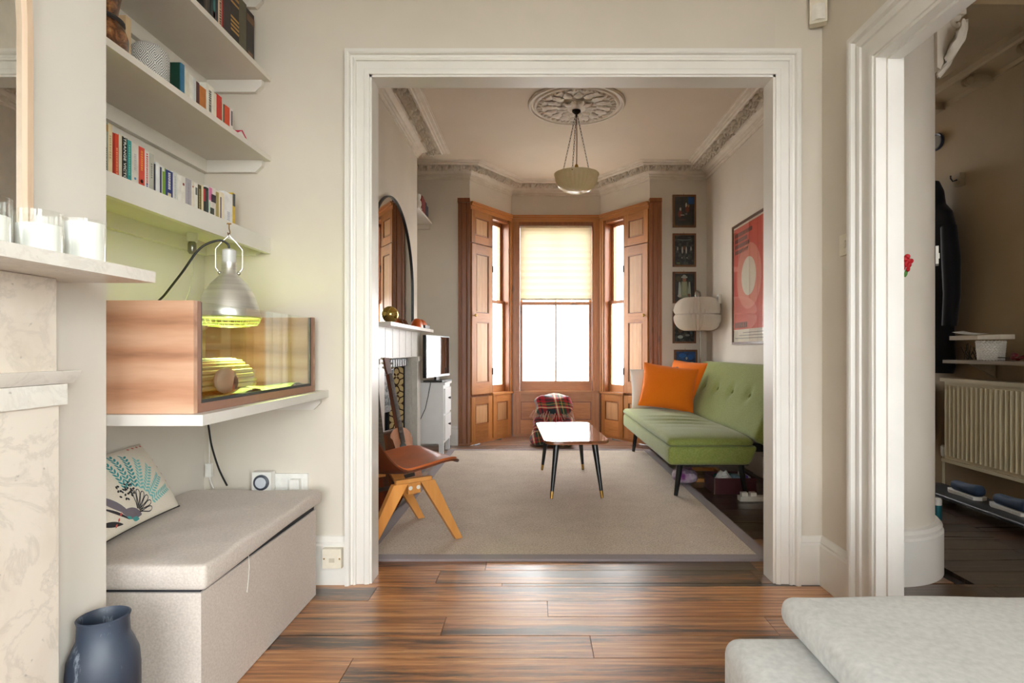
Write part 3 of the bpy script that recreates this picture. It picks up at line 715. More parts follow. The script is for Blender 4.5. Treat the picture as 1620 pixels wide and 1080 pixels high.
wall_shelf('alcove shelf holding the patterned speaker and a short row of books', 1.918, -1.19, .022)
wall_shelf('thick white alcove shelf holding the long row of paperbacks', 1.548, -1.19, .022, box=.068)
wall_shelf('deep white alcove shelf carrying the wooden terrarium', .868, -.93, .031, y0=1.59)

# ---------------------------------------------------------------- books
PAGES = M('book_pages', (226, 214, 190), .85, (206, 192, 166), 90, stretch=(1, 1, 14))
INK_W, INK_K, INK_G = flat('ink_white', (238, 236, 228), .6), flat('ink_black', (30, 30, 32), .6), flat('ink_gold', (190, 150, 80), .5)
def bookmat(c): return M('cover_%d_%d_%d' % c, c, .5, tuple(int(v*.94) for v in c), 30)
def book(x, y0, y1, z, top, dep, c, lab, group, extra=None, tilt=0):
    """spine at x facing the room"""
    w = y1-y0-.0012; h = top-z; y0 += .0006
    b = thing('book', lab, 'book', (x-dep/2, (y0+y1)/2, z), group=group)
    t = min(.0022, w*.15)
    g = G().box(x-.0025, x, y0, y0+w, z+.0004, top); g.box(x-dep, x-.0025, y0, y0+t, z+.0004, top); g.box(x-dep, x-.0025, y0+w-t, y0+w, z+.0004, top)
    cv = g.build('cover', bookmat(c), b)
    G().box(x-dep+.003, x-.0027, y0+t+.0002, y0+w-t-.0002, z+.003, top-.003).build('pages', PAGES, b)
    for e in extra or ():
        if e[0] == 'band':      # ('band', z fraction 0, 1, colour)
            G().box(x, x+.0006, y0, y0+w, z+h*e[1], z+h*e[2]).build('spine_band', bookmat(e[3]), cv)
        elif e[0] == 'patch':
            G().box(x, x+.0008, y0+w*e[4], y0+w*e[5], z+h*e[1], z+h*e[2]).build('spine_label', bookmat(e[3]), cv)
        elif e[0] == 'dot':
            G().lathe([(w*e[3], 0), (w*e[3], .0008)], seg=14, mtx=Matrix.Rotation(pi/2, 3, 'Y'), c=(x, y0+w*.5, z+h*e[1])).build('spine_dot', bookmat(e[2]), cv)
        elif e[0] == 'marks':   # rows of small unreadable print
            g = G(); r = random.Random(int(y0*1e4)); q = e[1]
            while q < e[2]:
                l = r.uniform(.02, .05); g.box(x, x+.0007, y0+w*.35, y0+w*.65, z+h*q, z+h*(q+l*.6)); q += l
            g.build('spine_print', bookmat(e[3]), cv)
        elif e[0] == 'text':    # reads downwards
            m = frame((x+.0004, y0+w*.5, z+h*e[2]), (0, 0, -1), (0, 1, 0))
            text(e[1], w*e[4], m, e[3], cv, 'lettering', sx=e[5])
    return b
low = 'paperbacks on the thick white shelf'
S3 = 1.548; X3 = -1.30
L3 = [
 (165, 171, 193, (150, 158, 146), 'grey-green book with a tan top, first at the left of the long row', [('band', .86, .97, (176, 138, 84)), ('marks', .2, .6, (60, 66, 62))]),
 (171, 178, 196, (222, 206, 168), 'tall cream book, second at the left of the long row', [('marks', .45, .8, (190, 170, 130))]),
 (178, 182, 210, (168, 36, 22), 'thin dark red book beside the tall cream book', None),
 (182, 188, 212, (214, 66, 36), 'orange-red book left of the black one with white capitals', [('marks', .1, .75, (240, 170, 120))]),
 (188, 193, 213, (222, 212, 194), 'slim cream book touching the black one with white capitals', None),
 (193, 201.5, 217, (26, 25, 26), 'black paperback lettered STRANGE VICTORIANA in white', [('text', 'STRANGE VICTORIANA', .47, INK_W, .66, 1.25)]),
 (201.5, 208, 222, (36, 150, 150), 'teal paperback with a lime green foot', [('band', .0, .26, (150, 190, 50)), ('marks', .35, .9, (120, 210, 190))]),
 (208, 219.5, 228, (220, 219, 212), 'thick pale grey paperback with one blue dot', [('dot', .34, (84, 140, 180), .13), ('marks', .5, .8, (190, 190, 196))]),
 (219.5, 229, 233, (222, 78, 60), 'coral paperback with a black ring on its spine', [('marks', .55, .92, (242, 160, 60)), ('dot', .34, (40, 30, 28), .22), ('dot', .342, (222, 78, 60), .12)]),
 (229, 236, 239, (238, 236, 232), 'white paperback with bold red and blue print on the spine', [('marks', .35, .96, (214, 50, 50)), ('marks', .04, .33, (40, 60, 150))]),
 (236, 243.5, 243, (196, 196, 186), 'grey paperback just left of the shorter books', [('marks', .5, .8, (140, 146, 140))]),
 (243.5, 246.2, 259, (24, 28, 62), 'very thin navy book before the first white paperbacks', None),
 (246.2, 251, 257, (238, 240, 242), 'plain white paperback beside the very thin navy book', None),
 (251, 257, 261, (232, 232, 234), 'white paperback with a long navy strip on its spine', [('patch', .12, .95, (52, 50, 104), .3, .75)]),
 (257, 262, 265, (124, 170, 54), 'grass green book left of the broad navy one', [('patch', .9, 1, (240, 240, 236), 0, .6)]),
 (262, 273.5, 270, (34, 52, 126), 'broad navy paperback with white letters and a cream label', [('marks', .52, .93, (236, 236, 236)), ('patch', .06, .42, (226, 214, 176), .3, .72)]),
 (273.5, 280.5, 272, (222, 224, 220), 'pale grey paperback right of the broad navy one', [('marks', .3, .9, (180, 186, 186))]),
 (281, 287, 277, (240, 238, 232), 'plain white paperback two places right of the broad navy one', None),
 (287, 293.5, 279.5, (238, 234, 226), 'white paperback with a dark red spot high on the spine', [('dot', .8, (140, 60, 50), .22)]),
 (293.5, 303, 283, (178, 174, 182), 'thick lavender grey paperback among the white ones', [('marks', .15, .9, (160, 156, 170))]),
 (303, 307.5, 287, (234, 226, 212), 'slim cream book with a small red mark, right of the lavender one', [('dot', .86, (190, 110, 90), .22)]),
 (307.5, 313, 289.5, (240, 238, 230), 'white book with a small grey picture near the top of its spine', [('patch', .68, .88, (110, 120, 118), .3, .85)]),
 (313, 318.6, 292.5, (78, 70, 40), 'dark olive book with pale print in the white run', [('marks', .05, .9, (190, 176, 110))]),
 (318.6, 322, 293, (234, 222, 184), 'slim cream book left of the red and black one', None),
 (322, 324.8, 297, (24, 24, 26), 'thin black book with a bright red upper half', [('band', .62, .97, (206, 30, 50))]),
 (324.8, 330, 296.5, (28, 44, 40), 'black-green book beside the pink patterned one', [('marks', .1, .9, (60, 90, 80))]),
 (330, 341.5, 296, (224, 218, 214), 'pink, black and white patterned paperback', [('patch', .02, .22, (214, 110, 168), .05, .8), ('patch', .64, .96, (220, 120, 176), .05, .45), ('patch', .62, .82, (50, 34, 56), .35, 1), ('patch', .3, .46, (52, 62, 56), .2, .75), ('patch', .36, .58, (186, 214, 196), .0, .2)]),
 (342, 346.3, 304, (176, 160, 96), 'mustard-edged slim book right of the pink patterned one', None),
 (346.3, 354.5, 304, (238, 228, 206), 'cream paperback with a dark stripe down its spine', [('patch', .02, .86, (80, 66, 90), .25, .45)]),
 (354.5, 368, 305, (236, 236, 238), 'broad plain white paperback near the right end of the long row', [('marks', .3, .5, (190, 194, 210))]),
 (368, 372.2, 305.5, (214, 180, 56), 'yellow book with a dark top, last at the right of the long row', [('band', .68, .98, (70, 74, 84))]),
]
for a, b, yt, c, lab, ex in L3:
    Y = lambda p: -X3*900/(847-p); mid = Y((a+b)/2)
    book(X3, Y(a), Y(b), S3, 1.05+(553-yt)/900*mid, .125, c, lab, low, ex)
X2 = -1.325; S2 = 1.918; mid_g = 'books on the shelf of the patterned speaker'
L2 = [
 (286, 292, 101, .235, (52, 120, 160), 'dark green book with a light blue spine, first right of the patterned speaker', None),
 (292.4, 300, 112, .15, (226, 222, 208), 'pale paperback with a tiny dark tower on the spine', [('patch', .05, .4, (40, 40, 40), .4, .6)]),
 (300, 305, 119, .15, (238, 236, 228), 'plain white paperback right of the one with the tiny tower', None),
 (305, 310.4, 124, .14, (222, 226, 228), 'pale blue-white paperback left of the dark maroon book', [('marks', .2, .9, (200, 206, 210))]),
 (310.4, 315.6, 130, .14, (76, 28, 30), 'dark maroon book on the shelf of the patterned speaker', [('patch', .05, .4, (190, 90, 90), .3, .8)]),
 (315.6, 326, 138, .12, (196, 118, 44), 'short tan orange book in the middle of the short row', None),
 (326, 338.6, 135, .16, (238, 236, 224), 'tall white book with dark print on its spine edge', [('marks', .1, .9, (60, 66, 60))]),
 (338.6, 342.6, 148, .13, (236, 226, 206), 'slim cream book between the tall white and the red one', None),
 (342.6, 351, 151, .13, (216, 50, 36), 'bright red paperback in the short row', None),
 (351, 355.2, 164, .12, (72, 82, 66), 'thin dark green-grey book between the two red ones', [('patch', 0, 1, (220, 208, 180), 0, .4)]),
 (355.2, 363.4, 168, .12, (222, 74, 28), 'orange-red paperback near the right end of the short row', None),
 (363.6, 368.6, 172, .12, (234, 228, 226), 'white book with a purple foot ending the short row', [('patch', .0, .5, (112, 58, 100), .35, .9), ('patch', .6, .95, (80, 70, 80), .4, .8)]),
]
for k, (a, b, yt, dep, c, lab, ex) in enumerate(L2):
    Y = lambda p: -X2*900/(847-p); m = Y((a+b)/2); x = X2
    bk = book(x, Y(a), Y(b), S2, min(2.19, 1.05+(553-yt)/900*m), min(dep, .16), c, lab, mid_g, ex)
    if k == 0:
        z1 = 1.05+(553-yt)/900*m
        G().box(x-.155, x-.004, Y(a)-.0006, Y(a)+.0003, S2+.001, z1).build('front_cover', bookmat((26, 66, 52)), bk)
        g = G(); g.box(x-.12, x-.05, Y(a)-.0012, Y(a)-.0005, S2+.10, S2+.103); g.box(x-.13, x-.10, Y(a)-.0012, Y(a)-.0005, S2+.13, S2+.133); g.build('cover_print', INK_W, bk)
X1 = -1.25; S1 = 2.276; top_g = 'dark old books on the upper shelf'
L1 = [
 (322, 333, (40, 38, 36), 'black book with brown mottling, left end of the dark row', [('patch', .1, .9, (70, 56, 44), .2, .5)]),
 (333, 345, (30, 46, 50), 'dark book with a teal flame pattern on its spine', [('patch', .2, .95, (60, 130, 130), .35, .6), ('patch', .05, .3, (80, 40, 50), .3, .7)]),
 (345, 352, (220, 200, 178), 'white and red book with black print in the dark row', [('patch', 0, 1, (196, 60, 56), .75, 1), ('marks', .05, .95, (50, 40, 40))]),
 (352, 365, (40, 34, 44), 'dark navy and maroon book left of the gilt one', [('patch', 0, 1, (84, 30, 34), 0, .2)]),
 (365, 378, (36, 34, 32), 'black book with gilt bands across its spine', [('band', .80, .84, (176, 128, 60)), ('band', .72, .75, (176, 128, 60)), ('band', .50, .53, (190, 146, 76)), ('band', .44, .47, (190, 146, 76)), ('band', .38, .41, (190, 146, 76)), ('band', .32, .35, (190, 146, 76))]),
 (378, 390, (88, 84, 66), 'plain olive grey book second from the right of the dark row', None),
 (390, 402, (44, 38, 38), 'dark brown book ending the dark row at the right', [('band', .80, .92, (110, 76, 48)), ('patch', .06, .3, (120, 84, 60), .2, .8)]),
]
for k, (a, b, c, lab, ex) in enumerate(L1):
    Y = lambda p: -X1*900/(847-p); h = [.30, .30, .27, .29, .285, .265, .255][k]
    book(X1, Y(a), Y(b), S1, S1+h, .17, c, lab, top_g, ex)
# things on the speaker shelf
t = NT('diamond_cloth'); v = t.coords((1, 1, 1), rand=False)
sx = t.n('ShaderNodeSeparateXYZ'); t.l(v, sx.inputs[0])
an = t.math('MULTIPLY', t.math('ARCTAN2', sx.outputs[1], sx.outputs[0]), 1.432)   # 24 cells round
zz = t.math('MULTIPLY', sx.outputs[2], 40)
d = t.math('ADD', t.math('ABSOLUTE', t.math('SUBTRACT', t.math('FRACT', an), .5)), t.math('ABSOLUTE', t.math('SUBTRACT', t.math('FRACT', t.math('MULTIPLY', zz, .42)), .5)))
t.col(t.mix(t.math('GREATER_THAN', t.math('SINE', t.math('MULTIPLY', d, 40)), -.1), (112, 114, 118), (218, 218, 214))); t.set(rough=.9)
sp = thing('fabric_speaker', 'rounded speaker covered in grey and white diamond cloth on the alcove shelf', 'speaker', (-1.315, 1.937, 1.9185))
G().lathe([(.044, 0), (.054, .006), (.059, .03), (.060, .12), (.056, .145), (.040, .162), (.02, .168), (.001, .169)], seg=32).build('cloth_body', t.m, sp, True)
G().lathe([(.045, -.0002), (.0535, .004), (.0537, .0045), (.001, .0046)], seg=32).build('base_ring', WHITE, sp, True)
bd = thing('wooden_board', 'pale wooden board standing between the brown vase and the speaker', 'board', (-1.36, 1.838, 1.9185))
G().box(-.09, .045, -.012, .012, 0, .205).build('board', wood('pale_board', (196, 162, 118), (220, 190, 148), (232, 206, 168), 'z', .5, 14, 0), bd, True, bevel=.004)
vz = thing('glazed_vase', 'mottled brown and black glazed vase at the left of the speaker shelf', 'vase', (-1.335, 1.733, 1.9185))
t = NT('mottled_glaze'); v = t.coords(); f = t.noise(v, 26, 5, .7, .6)
t.col(t.ramp(f, [(.3, (28, 20, 16)), (.46, (92, 54, 30)), (.58, (150, 96, 56)), (.72, (196, 160, 100))])); t.set(rough=.25, coat=.3); t.bump(f, .3, .006)
G().lathe([(.045, 0), (.062, .01), (.078, .05), (.080, .09), (.066, .13), (.050, .15), (.056, .19), (.064, .24), (.060, .28), (.05, .30), (.046, .30), (.05, .26), (.001, .2)], seg=28, cap=False).build('body', t.m, vz, True, ang=60)
G().lathe([(.0665, .128), (.071, .134), (.0705, .14), (.054, .15)], seg=28, cap=False).build('collar', INK_K, vz, True)
oh = thing('paper_house', 'small pink and white folded paper shape at the end of the speaker shelf', 'ornament', (-1.27, 2.40, 1.9185))
G().prism([(-.04, 0), (.04, 0), (.04, .03), (0, .055), (-.04, .03)], -.03, .03, 'x').build('paper_body', WHITE, oh, True)
for a, b in ((-.042, 0), (.0, .042)):
    zs = (.030, .0565) if a < -.01 else (.0565, .030)
    G().prism([(a, zs[0]), (b, zs[1]), (b, zs[1]+.0012), (a, zs[0]+.0012)], -.034, .034, 'x').build('paper_roof', flat('pink_paper', (214, 38, 84), .6), oh, True)

# ---------------------------------------------------------------- terrarium, heat lamp and their leads
WALN = wood('terrarium_veneer', (128, 86, 62), (188, 142, 112), (212, 172, 144), 'y', .42, 12, 0, bump=.03)
WALNX = wood('terrarium_veneer_end', (104, 64, 44), (188, 140, 110), (214, 174, 146), 'x', .42, 9, 0, bump=.03, wave=.26, bd='Z')
tx0, tx1, ty0, ty1, tz0, tz1 = -1.455, -.969, 1.613, 2.50, .8685, 1.19
T = thing('terrarium', 'walnut veneered terrarium with a glass front on the deep white shelf', 'terrarium', (-1.2, 2.05, tz0))
G().box(tx0, tx1, ty0, ty0+.018, tz0, tz1).build('end_panel', WALNX, T, bevel=.0015)
G().box(tx0, tx1, ty1-.018, ty1, tz0, tz1).build('end_panel', WALNX, T, bevel=.0015)
G().box(tx0, tx0+.016, ty0+.0182, ty1-.0182, tz0, tz1-.02).build('back_panel', wood('terrarium_back', (160, 124, 84), (204, 170, 124), (222, 194, 152), 'y', .45, 9, .4, wave=.2, bd='Z'), T)
G().box(tx0+.0165, tx1-.02, ty0+.0185, ty1-.0185, tz0, tz0+.016).build('floor_panel', WALN, T)
VF = flat('terrarium_edge', (150, 106, 84), .45)
G().box(tx1-.018, tx1+.0005, ty0+.0182, ty1-.0182, tz0, tz0+.026).build('front_rail', VF, T, bevel=.001)
for a in (ty0+.0183, ty1-.036): G().box(tx1-.018, tx1+.0004, a, a+.0177, tz0+.0262, tz1).build('front_post', VF, T, bevel=.001)
G().box(tx1-.011, tx1-.002, ty0+.036, ty1-.0362, tz0+.0262, tz0+.036).box(tx1-.011, tx1-.002, ty0+.0362, ty0+.044, tz0+.0363, tz1-.002).box(tx1-.011, tx1-.002, ty1-.044, ty1-.0363, tz0+.0363, tz1-.002).build('glass_channel', BLACK, T)
G().box(tx1-.008, tx1-.004, ty0+.0445, ty1-.0445, tz0+.0365, tz1-.001).build('front_glass', glass('tank_glass', (250, 252, 250), .14, base=.09), T)
t = NT('woodchip'); v = t.coords(); f = t.noise(v, 70, 4, .7)
t.col(t.ramp(f, [(.35, (116, 112, 70)), (.5, (168, 172, 120)), (.65, (206, 210, 168))])); t.set(rough=.95); t.bump(f, 1, .01)
rs = random.Random(5)
sb = G().surf(lambda u, v: (tx0+.018+u*(tx1-tx0-.04), ty0+.02+v*(ty1-ty0-.04), tz0+.034+.008*sin(u*9+v*13)+.005*sin(v*31)), 12, 26).build('bedding', t.m, T); tag(sb, kind='stuff')
hb = thing('cork_tunnel', 'ribbed half-round log hide lying inside the terrarium', 'hide', (-1.15, 1.94, tz0+.045))
SL = wood('split_cane', (140, 120, 80), (186, 168, 116), (210, 196, 150), 'y', .6, 10, 0)
cane = G().tube([(0, -.21, 0), (0, .21, 0)], .0085, 8).mesh('cane', SL)
for k in range(17):
    a = pi*k/16; link('cane', cane, hb, True, Matrix.Translation((.088*cos(a), .006*sin(k*2.3), .010+.088*sin(a))))
G().sheet(lambda u, v: (.079*cos(pi*v), -.205+.41*u, .009+.079*sin(pi*v)), 3, 15, .004).build('liner', flat('cane_liner', (92, 82, 52), .8), hb, True)
st = thing('reflection_shape', 'rounded grey-brown shape imitating a glass reflection in front of the log tunnel', 'hide', (-1.005, 1.845, tz0+.0445))  # solid body added for the grey round reflected in the tank glass
G().ball((0, 0, .038), .024, .058, .042, 18, 12).build('stone', M('reflection_grey', (176, 164, 142), .5, (150, 140, 124), 8, bump=.1), st, True)
G().ball((.017, .02, .03), .010, .020, .024, 14, 10).build('opening', flat('reflection_dark', (60, 64, 64), .7), st, True)
# heat lamp
ALU = M('spun_aluminium', (232, 231, 226), .36, (214, 213, 208), 3, stretch=(1, 1, 30), metal=.8)
lx, ly, lz = -1.152, 2.14, 1.172
hl = thing('heat_lamp', 'spun aluminium dome heat lamp hanging over the terrarium, lit yellow-green', 'lamp', (lx, ly, lz))
G().lathe([(.108, 0), (.110, .006), (.103, .034), (.088, .082), (.062, .125), (.034, .155), (.026, .165), (.025, .205), (.0235, .205), (.0245, .165), (.032, .152), (.060, .122), (.086, .080), (.101, .032), (.106, 0)], seg=40, cap=False).build('dome', ALU, hl, True, ang=40)
G().lathe([(.022, .20), (.024, .202), (.024, .250), (.016, .256), (.001, .256)], seg=24).build('socket', flat('ceramic_socket', (214, 216, 214), .35), hl, True)
g = G()
for r_, z_ in ((.109, -.001), (.104, -.016), (.096, -.028), (.07, -.034), (.04, -.036)):
    g.tube([(r_*cos(2*pi*k/36), r_*sin(2*pi*k/36), z_) for k in range(37)], .0016 if r_ < .108 else .0034, 5)
for k in range(30):
    a = 2*pi*k/30; g.tube([(.108*cos(a), .108*sin(a), -.002), (.103*cos(a), .103*sin(a), -.018), (.094*cos(a), .094*sin(a), -.030), (.03*cos(a), .03*sin(a), -.037)], .0009, 4)
g.build('wire_guard', flat('guard_wire', (226, 236, 160), .35, metal=.6), hl, True)
G().ball((0, 0, .052), .046, .046, .052, 18, 12).build('bulb', emit('bulb_glow', (226, 244, 150), 9), hl, True)
BW = flat('bail_wire', (200, 200, 192), .25, metal=1)
g = G()
for s in (-1, 1):
    g.tube([(s*.030, s*.012, .166), (s*.042, s*.016, .185), (s*.042, s*.016, .255), (s*.020, s*.008, .285), (s*.004, s*.001, .303), (0, 0, .312)], .0015, 6)
    g.ball((s*.030, s*.012, .166), .007)
g.tube([(0, .0, .306), (0, .006, .312), (0, 0, .317), (0, -.005, .312)], .0018, 6); g.build('bail', BW, hl, True)
l = bpy.data.lights.new('heat_lamp_light', 'SPOT'); l.spot_size = radians(120); l.spot_blend = 1.0; l.energy = 15; l.color = (.78, 1.0, .30); l.shadow_soft_size = .008
lo = bpy.data.objects.new('heat_lamp_light', l); COL.objects.link(lo); lo.parent = hl; lo.location = (0, 0, -.010)
hk = thing('shelf_hook', 'small brass cup hook in the underside of the thick shelf, holding the heat lamp', 'hook', (lx, ly, 1.525))
G().lathe([(.008, 0), (.008, -.003), (.001, -.004)], seg=12).build('plate', BRASS, hk, True)
G().tube([(0, 0, -.003), (0, 0, -.020), (0, .006, -.030), (0, .004, -.042), (0, -.006, -.044), (0, -.010, -.036)], .002, 6).build('hook_wire', BRASS, hk, True)
cb = thing('lamp_cord', 'black flex looping from the heat lamp down behind the terrarium', 'cord', (lx-.1, ly, 1.3))
G().tube(smooth([(lx, ly, lz+.256), (lx-.004, ly-.004, lz+.275), (lx-.03, ly-.02, lz+.285), (lx-.08, ly-.05, lz+.25), (lx-.14, ly-.06, lz+.16), (lx-.22, ly-.03, lz+.085), (lx-.295, ly+.02, lz+.035), (tx0-.012, ly+.06, 1.10), (tx0-.014, ly+.09, .95)]), .0042, 8).build('flex', BLACK, cb, ang=60)
wh = thing('hanging_fitting', 'small ceramic lamp fitting on the alcove wall under the thick shelf', 'fitting', (-1.40, 2.32, 1.46))
G().cyl((0, 0, .065), (0, 0, .03), .020).build('rose_plate', WHITE, wh, True)
G().lathe([(.012, .03), (.016, .02), (.016, -.01), (.010, -.02), (.001, -.02)], seg=16).build('holder', flat('steel_fitting', (150, 150, 140), .3, metal=1), wh, True)
G().tube([(0, 0, -.018), (.004, .002, -.08), (-.01, .004, -.16), (-.04, .006, -.24)], .0022, 6).build('thin_wire', flat('pale_wire', (196, 196, 176), .4), wh, True)
for lab, pts, r_, m_ in (('black power flex hanging under the deep white shelf', [(-1.362, 2.35, .812), (-1.366, 2.38, .72), (-1.377, 2.42, .641), (-1.375, 2.47, .535), (-1.355, 2.50, .453)], .004, BLACK),
                     ('white flex with an inline switch in the alcove corner', [(-1.44, 2.50, .80), (-1.445, 2.52, .70), (-1.45, 2.53, .545)], .003, WHITE)):
    c = thing('power_cord', lab, 'cord', pts[0]); G().tube(smooth(pts), r_, 8).build('flex', m_, c, ang=60)
    if m_ is WHITE:
        G().box(-1.464, -1.438, 2.522, 2.54, .485, .545).build('inline_switch', WHITE, c, bevel=.004); G().tube([(-1.45, 2.531, .485), (-1.45, 2.54, .46), (-1.44, 2.545, .43)], .003, 8).build('flex', WHITE, c)
# sockets
sk_ = thing('timer_plug', 'white plug-in timer with a grey dial on the alcove socket', 'timer', (-1.205, 2.53, .466))
G().box(-.042, .042, -.028, .012, -.055, .045).build('body', WHITE, sk_, True, bevel=.006)
G().lathe([(.034, 0), (.034, .006), (.028, .009), (.027, .006), (.001, .006)], seg=28, mtx=Matrix.Rotation(pi/2, 3, 'X'), c=(0, -.028, 0)).build('dial', flat('dial_grey', (70, 76, 86), .5), sk_, True)
G().lathe([(.024, 0), (.024, .003)], seg=24, mtx=Matrix.Rotation(pi/2, 3, 'X'), c=(0, -.034, 0)).build('dial_face', flat('dial_face', (196, 202, 210), .5), sk_, True)
so = thing('wall_socket', 'white double socket plate beside the timer', 'socket', (-1.11, 2.545, .452))
G().box(-.086, .09, .003, .0145, -.043, .043).build('plate', WHITE, so, True, bevel=.003)
G().box(.018, .062, -.024, .0028, -.03, .022).build('plug', WHITE, so, True, bevel=.005)
G().box(-.005, .009, -.001, .0029, .024, .038).build('rocker', WHITE, so, True, bevel=.001)
ps = thing('telephone_socket', 'cream square telephone socket on the skirting left of the wide opening', 'socket', (-.898, 2.53, .128))
CREAM = flat('cream_plastic', (226, 218, 200), .4)
G().box(-.042, .042, -.022, .0075, -.043, .043).build('plate', CREAM, ps, True, bevel=.004)
for s in (-1, 1): G().lathe([(.004, 0), (.004, .001)], seg=10, mtx=Matrix.Rotation(pi/2, 3, 'X'), c=(s*.034, -.022, 0)).build('screw', BRASS, ps, True)
G().box(-.012, .012, -.0228, -.0222, -.016, .002).build('port', flat('port_grey', (190, 182, 164), .5), ps, True)

# ---------------------------------------------------------------- storage bench, cushion, vase
LIN = fabric('bench_linen', (186, 176, 168), (216, 207, 199), weave=170, bump=.3, blot=4)
B = thing('storage_bench', 'grey linen storage bench with a padded lid in the alcove', 'bench', (-1.2, 2.02, 0))
G().box(-1.484, -.94, 1.60, 2.436, .002, .366).build('box', LIN, B, bevel=.004)
G().box(-1.478, -.946, 1.606, 2.43, .3665, .386).build('lid_gap_shade', flat('lid_gap_dark', (36, 37, 44), .7), B)  # dark strip between box and lid, standing in for shade in the gap
def lidfn(p):
    x, y, z = p; u = x/.284; v = y/.437
    z += .010*(1-u*u)*(1-v*v) if z > 0 else -.010*(max(0, -v))**2*.5 + .006*sin(v*2.2+.4)
    if z > 0: z += .0035*sin(x*38+y*11)*(1-v*v) + .003*sin(y*26-x*9)*sin(x*13+1)
    return (x, y, z)
G().rbox((-1.203, 2.02, .418), (.284, .437, .030), .014, 3, (14, 22, 2), lidfn).build('lid', LIN, B, ang=60)
G().tube([(-.938, 1.86, .385), (-.9365, 1.862, .34), (-.937, 1.858, .30), (-.9375, 1.85, .262)], .0011, 5).build('loose_thread', WHITE, B)
A_, B_, C_ = Vector((-1.452, 2.06, .70)), Vector((-1.325, 2.13, .475)), Vector((-1.285, 1.665, .475))
ctr = (A_+C_)/2; cm = frame(ctr, B_-C_, A_-B_)
cw, ch = (B_-C_).length/2*1.04, .135
CU = thing('scatter_cushion', 'white cushion printed with a grey bird and turquoise feathers on the storage bench', 'cushion', mtx=cm)
g = G(); g.pillow(Matrix.Identity(4), cw, ch, .055, 16, .05); PF = g.P
g.build('cover', fabric('cotton_white', (226, 216, 200), (240, 233, 220), weave=300), CU, True, ang=80)
def pp(u, v, e=.0014):   # point on the cushion's front
    u -= .46; v -= .10; u = max(-.99, min(.99, u)); v = max(-.99, min(.99, v))
    return PF(u, v, 1)+Vector((0, 0, e))
def leafpoly(g, u, v, a, l, w, n=5):
    d = (cos(a), sin(a)*cw/ch); q = (-sin(a), cos(a)*cw/ch); vs = []; R_ = 4
    for k in range(n+1):
        s = k/n; wd = w*sin(pi*min(.98, max(.02, s)))**.8
        for r in range(R_+1):
            o = 1-2*r/R_; vs.append(pp(u+d[0]*l*s+q[0]*wd*o*ch/cw, v+d[1]*l*s+q[1]*wd*o*ch/cw))
    g._add(vs, [(k*(R_+1)+r, (k+1)*(R_+1)+r, (k+1)*(R_+1)+r+1, k*(R_+1)+r+1) for k in range(n) for r in range(R_)])
TEAL, TEALL = flat('print_teal', (70, 160, 164), .9), flat('print_aqua', (134, 204, 204), .9)
PG, PK, PR = flat('print_grey', (120, 112, 122), .9), flat('print_black', (46, 44, 48), .9), flat('print_red', (206, 92, 82), .9)
g1, g2 = G(), G(); FC = (.31, -.63)
def polar(th, r): return (FC[0]+r*cos(th)/cw, FC[1]+r*sin(th)/ch)
for k in range(7):
    th = radians(92-14*k)
    for j in range(9):
        u_, v_ = polar(th+.06, .088+.0145*j)
        if u_ > 1.36 or not -.86 < v_ < 1.0: continue
        for s in (-1, 1): leafpoly(g1 if k < 3 else g2, u_, v_, th+s*.75, .088, .030)
tag(g1.build('teal_feathers', TEAL, CU, True), kind='stuff'); tag(g2.build('aqua_feathers', TEALL, CU, True), kind='stuff')
def stroke(g, pts, w=.0016):
    for p, q in zip(pts[:-1], pts[1:]):
        d = Vector(((q[0]-p[0])*cw, (q[1]-p[1])*ch)); n_ = Vector((-d.y, d.x)).normalized()*w; m = (n_.x/cw, n_.y/ch)
        g._add([pp(p[0]-m[0], p[1]-m[1]), pp(q[0]-m[0], q[1]-m[1]), pp(q[0]+m[0], q[1]+m[1]), pp(p[0]+m[0], p[1]+m[1])], [(0, 1, 2, 3)])
g = G()
for k in range(6):
    th = radians(80-17*k); loop = []
    for q in range(13):
        s_ = q/12; rr = .014+.070*sin(pi*min(1, s_*1.0)) if True else 0; loop.append(polar(th+.13*sin(2*pi*s_)*(1 if s_ < .5 else 1), .012+.068*sin(pi*s_)))
    stroke(g, loop)
tag(g.build('feather_outlines', PK, CU, True), kind='stuff')
g = G(); leafpoly(g, .40, -.72, pi-.35, .40, .13, 10); leafpoly(g, .16, -.60, pi-.75, .62, .10, 10); g.build('bird_body', PG, CU, True)
g = G(); leafpoly(g, .14, -.70, pi-.62, .50, .035, 8); leafpoly(g, .02, -.74, pi-.30, .42, .06, 8)
r_ = random.Random(3)
for k in range(30): leafpoly(g, .12+r_.uniform(0, .26), -.22+r_.uniform(0, .34), r_.uniform(0, 6.3), .05, .028)
stroke(g, [(.20, -.90), (.165, -.965)]); stroke(g, [(.24, -.91), (.215, -.97)]); tag(g.build('black_crest', PK, CU, True), kind='stuff')
g = G(); leafpoly(g, .36, -.80, pi-.3, .16, .05); leafpoly(g, .20, -.72, pi-.5, .12, .03); tag(g.build('teal_wing', TEAL, CU, True), kind='stuff')
g = G()
for k in range(6): leafpoly(g, 1.39, .72-.22*k, pi/2, .035, .03)
for k in range(4): leafpoly(g, 1.30-.12*k, 1.0, .2, .05, .03)
for k in range(3): leafpoly(g, -.12+.05*k, -.74+.1*k, .9, .05, .03)
tag(g.build('red_flowers', PR, CU, True), kind='stuff')
g = G(); g.tube([PF(sin(pi/2*a), b, 1) for a, b in [(-1+k/10, -1) for k in range(21)]], .003, 6); g.tube([PF(a, b, 1) for a, b in [(-1, -1+k/10) for k in range(21)]], .003, 6); g.build('piping', BLACK, CU, True)
va = thing('floor_vase', 'tall dark blue-grey vase on the floor beside the marble pilaster', 'vase', (-1.013, 1.335, 0))
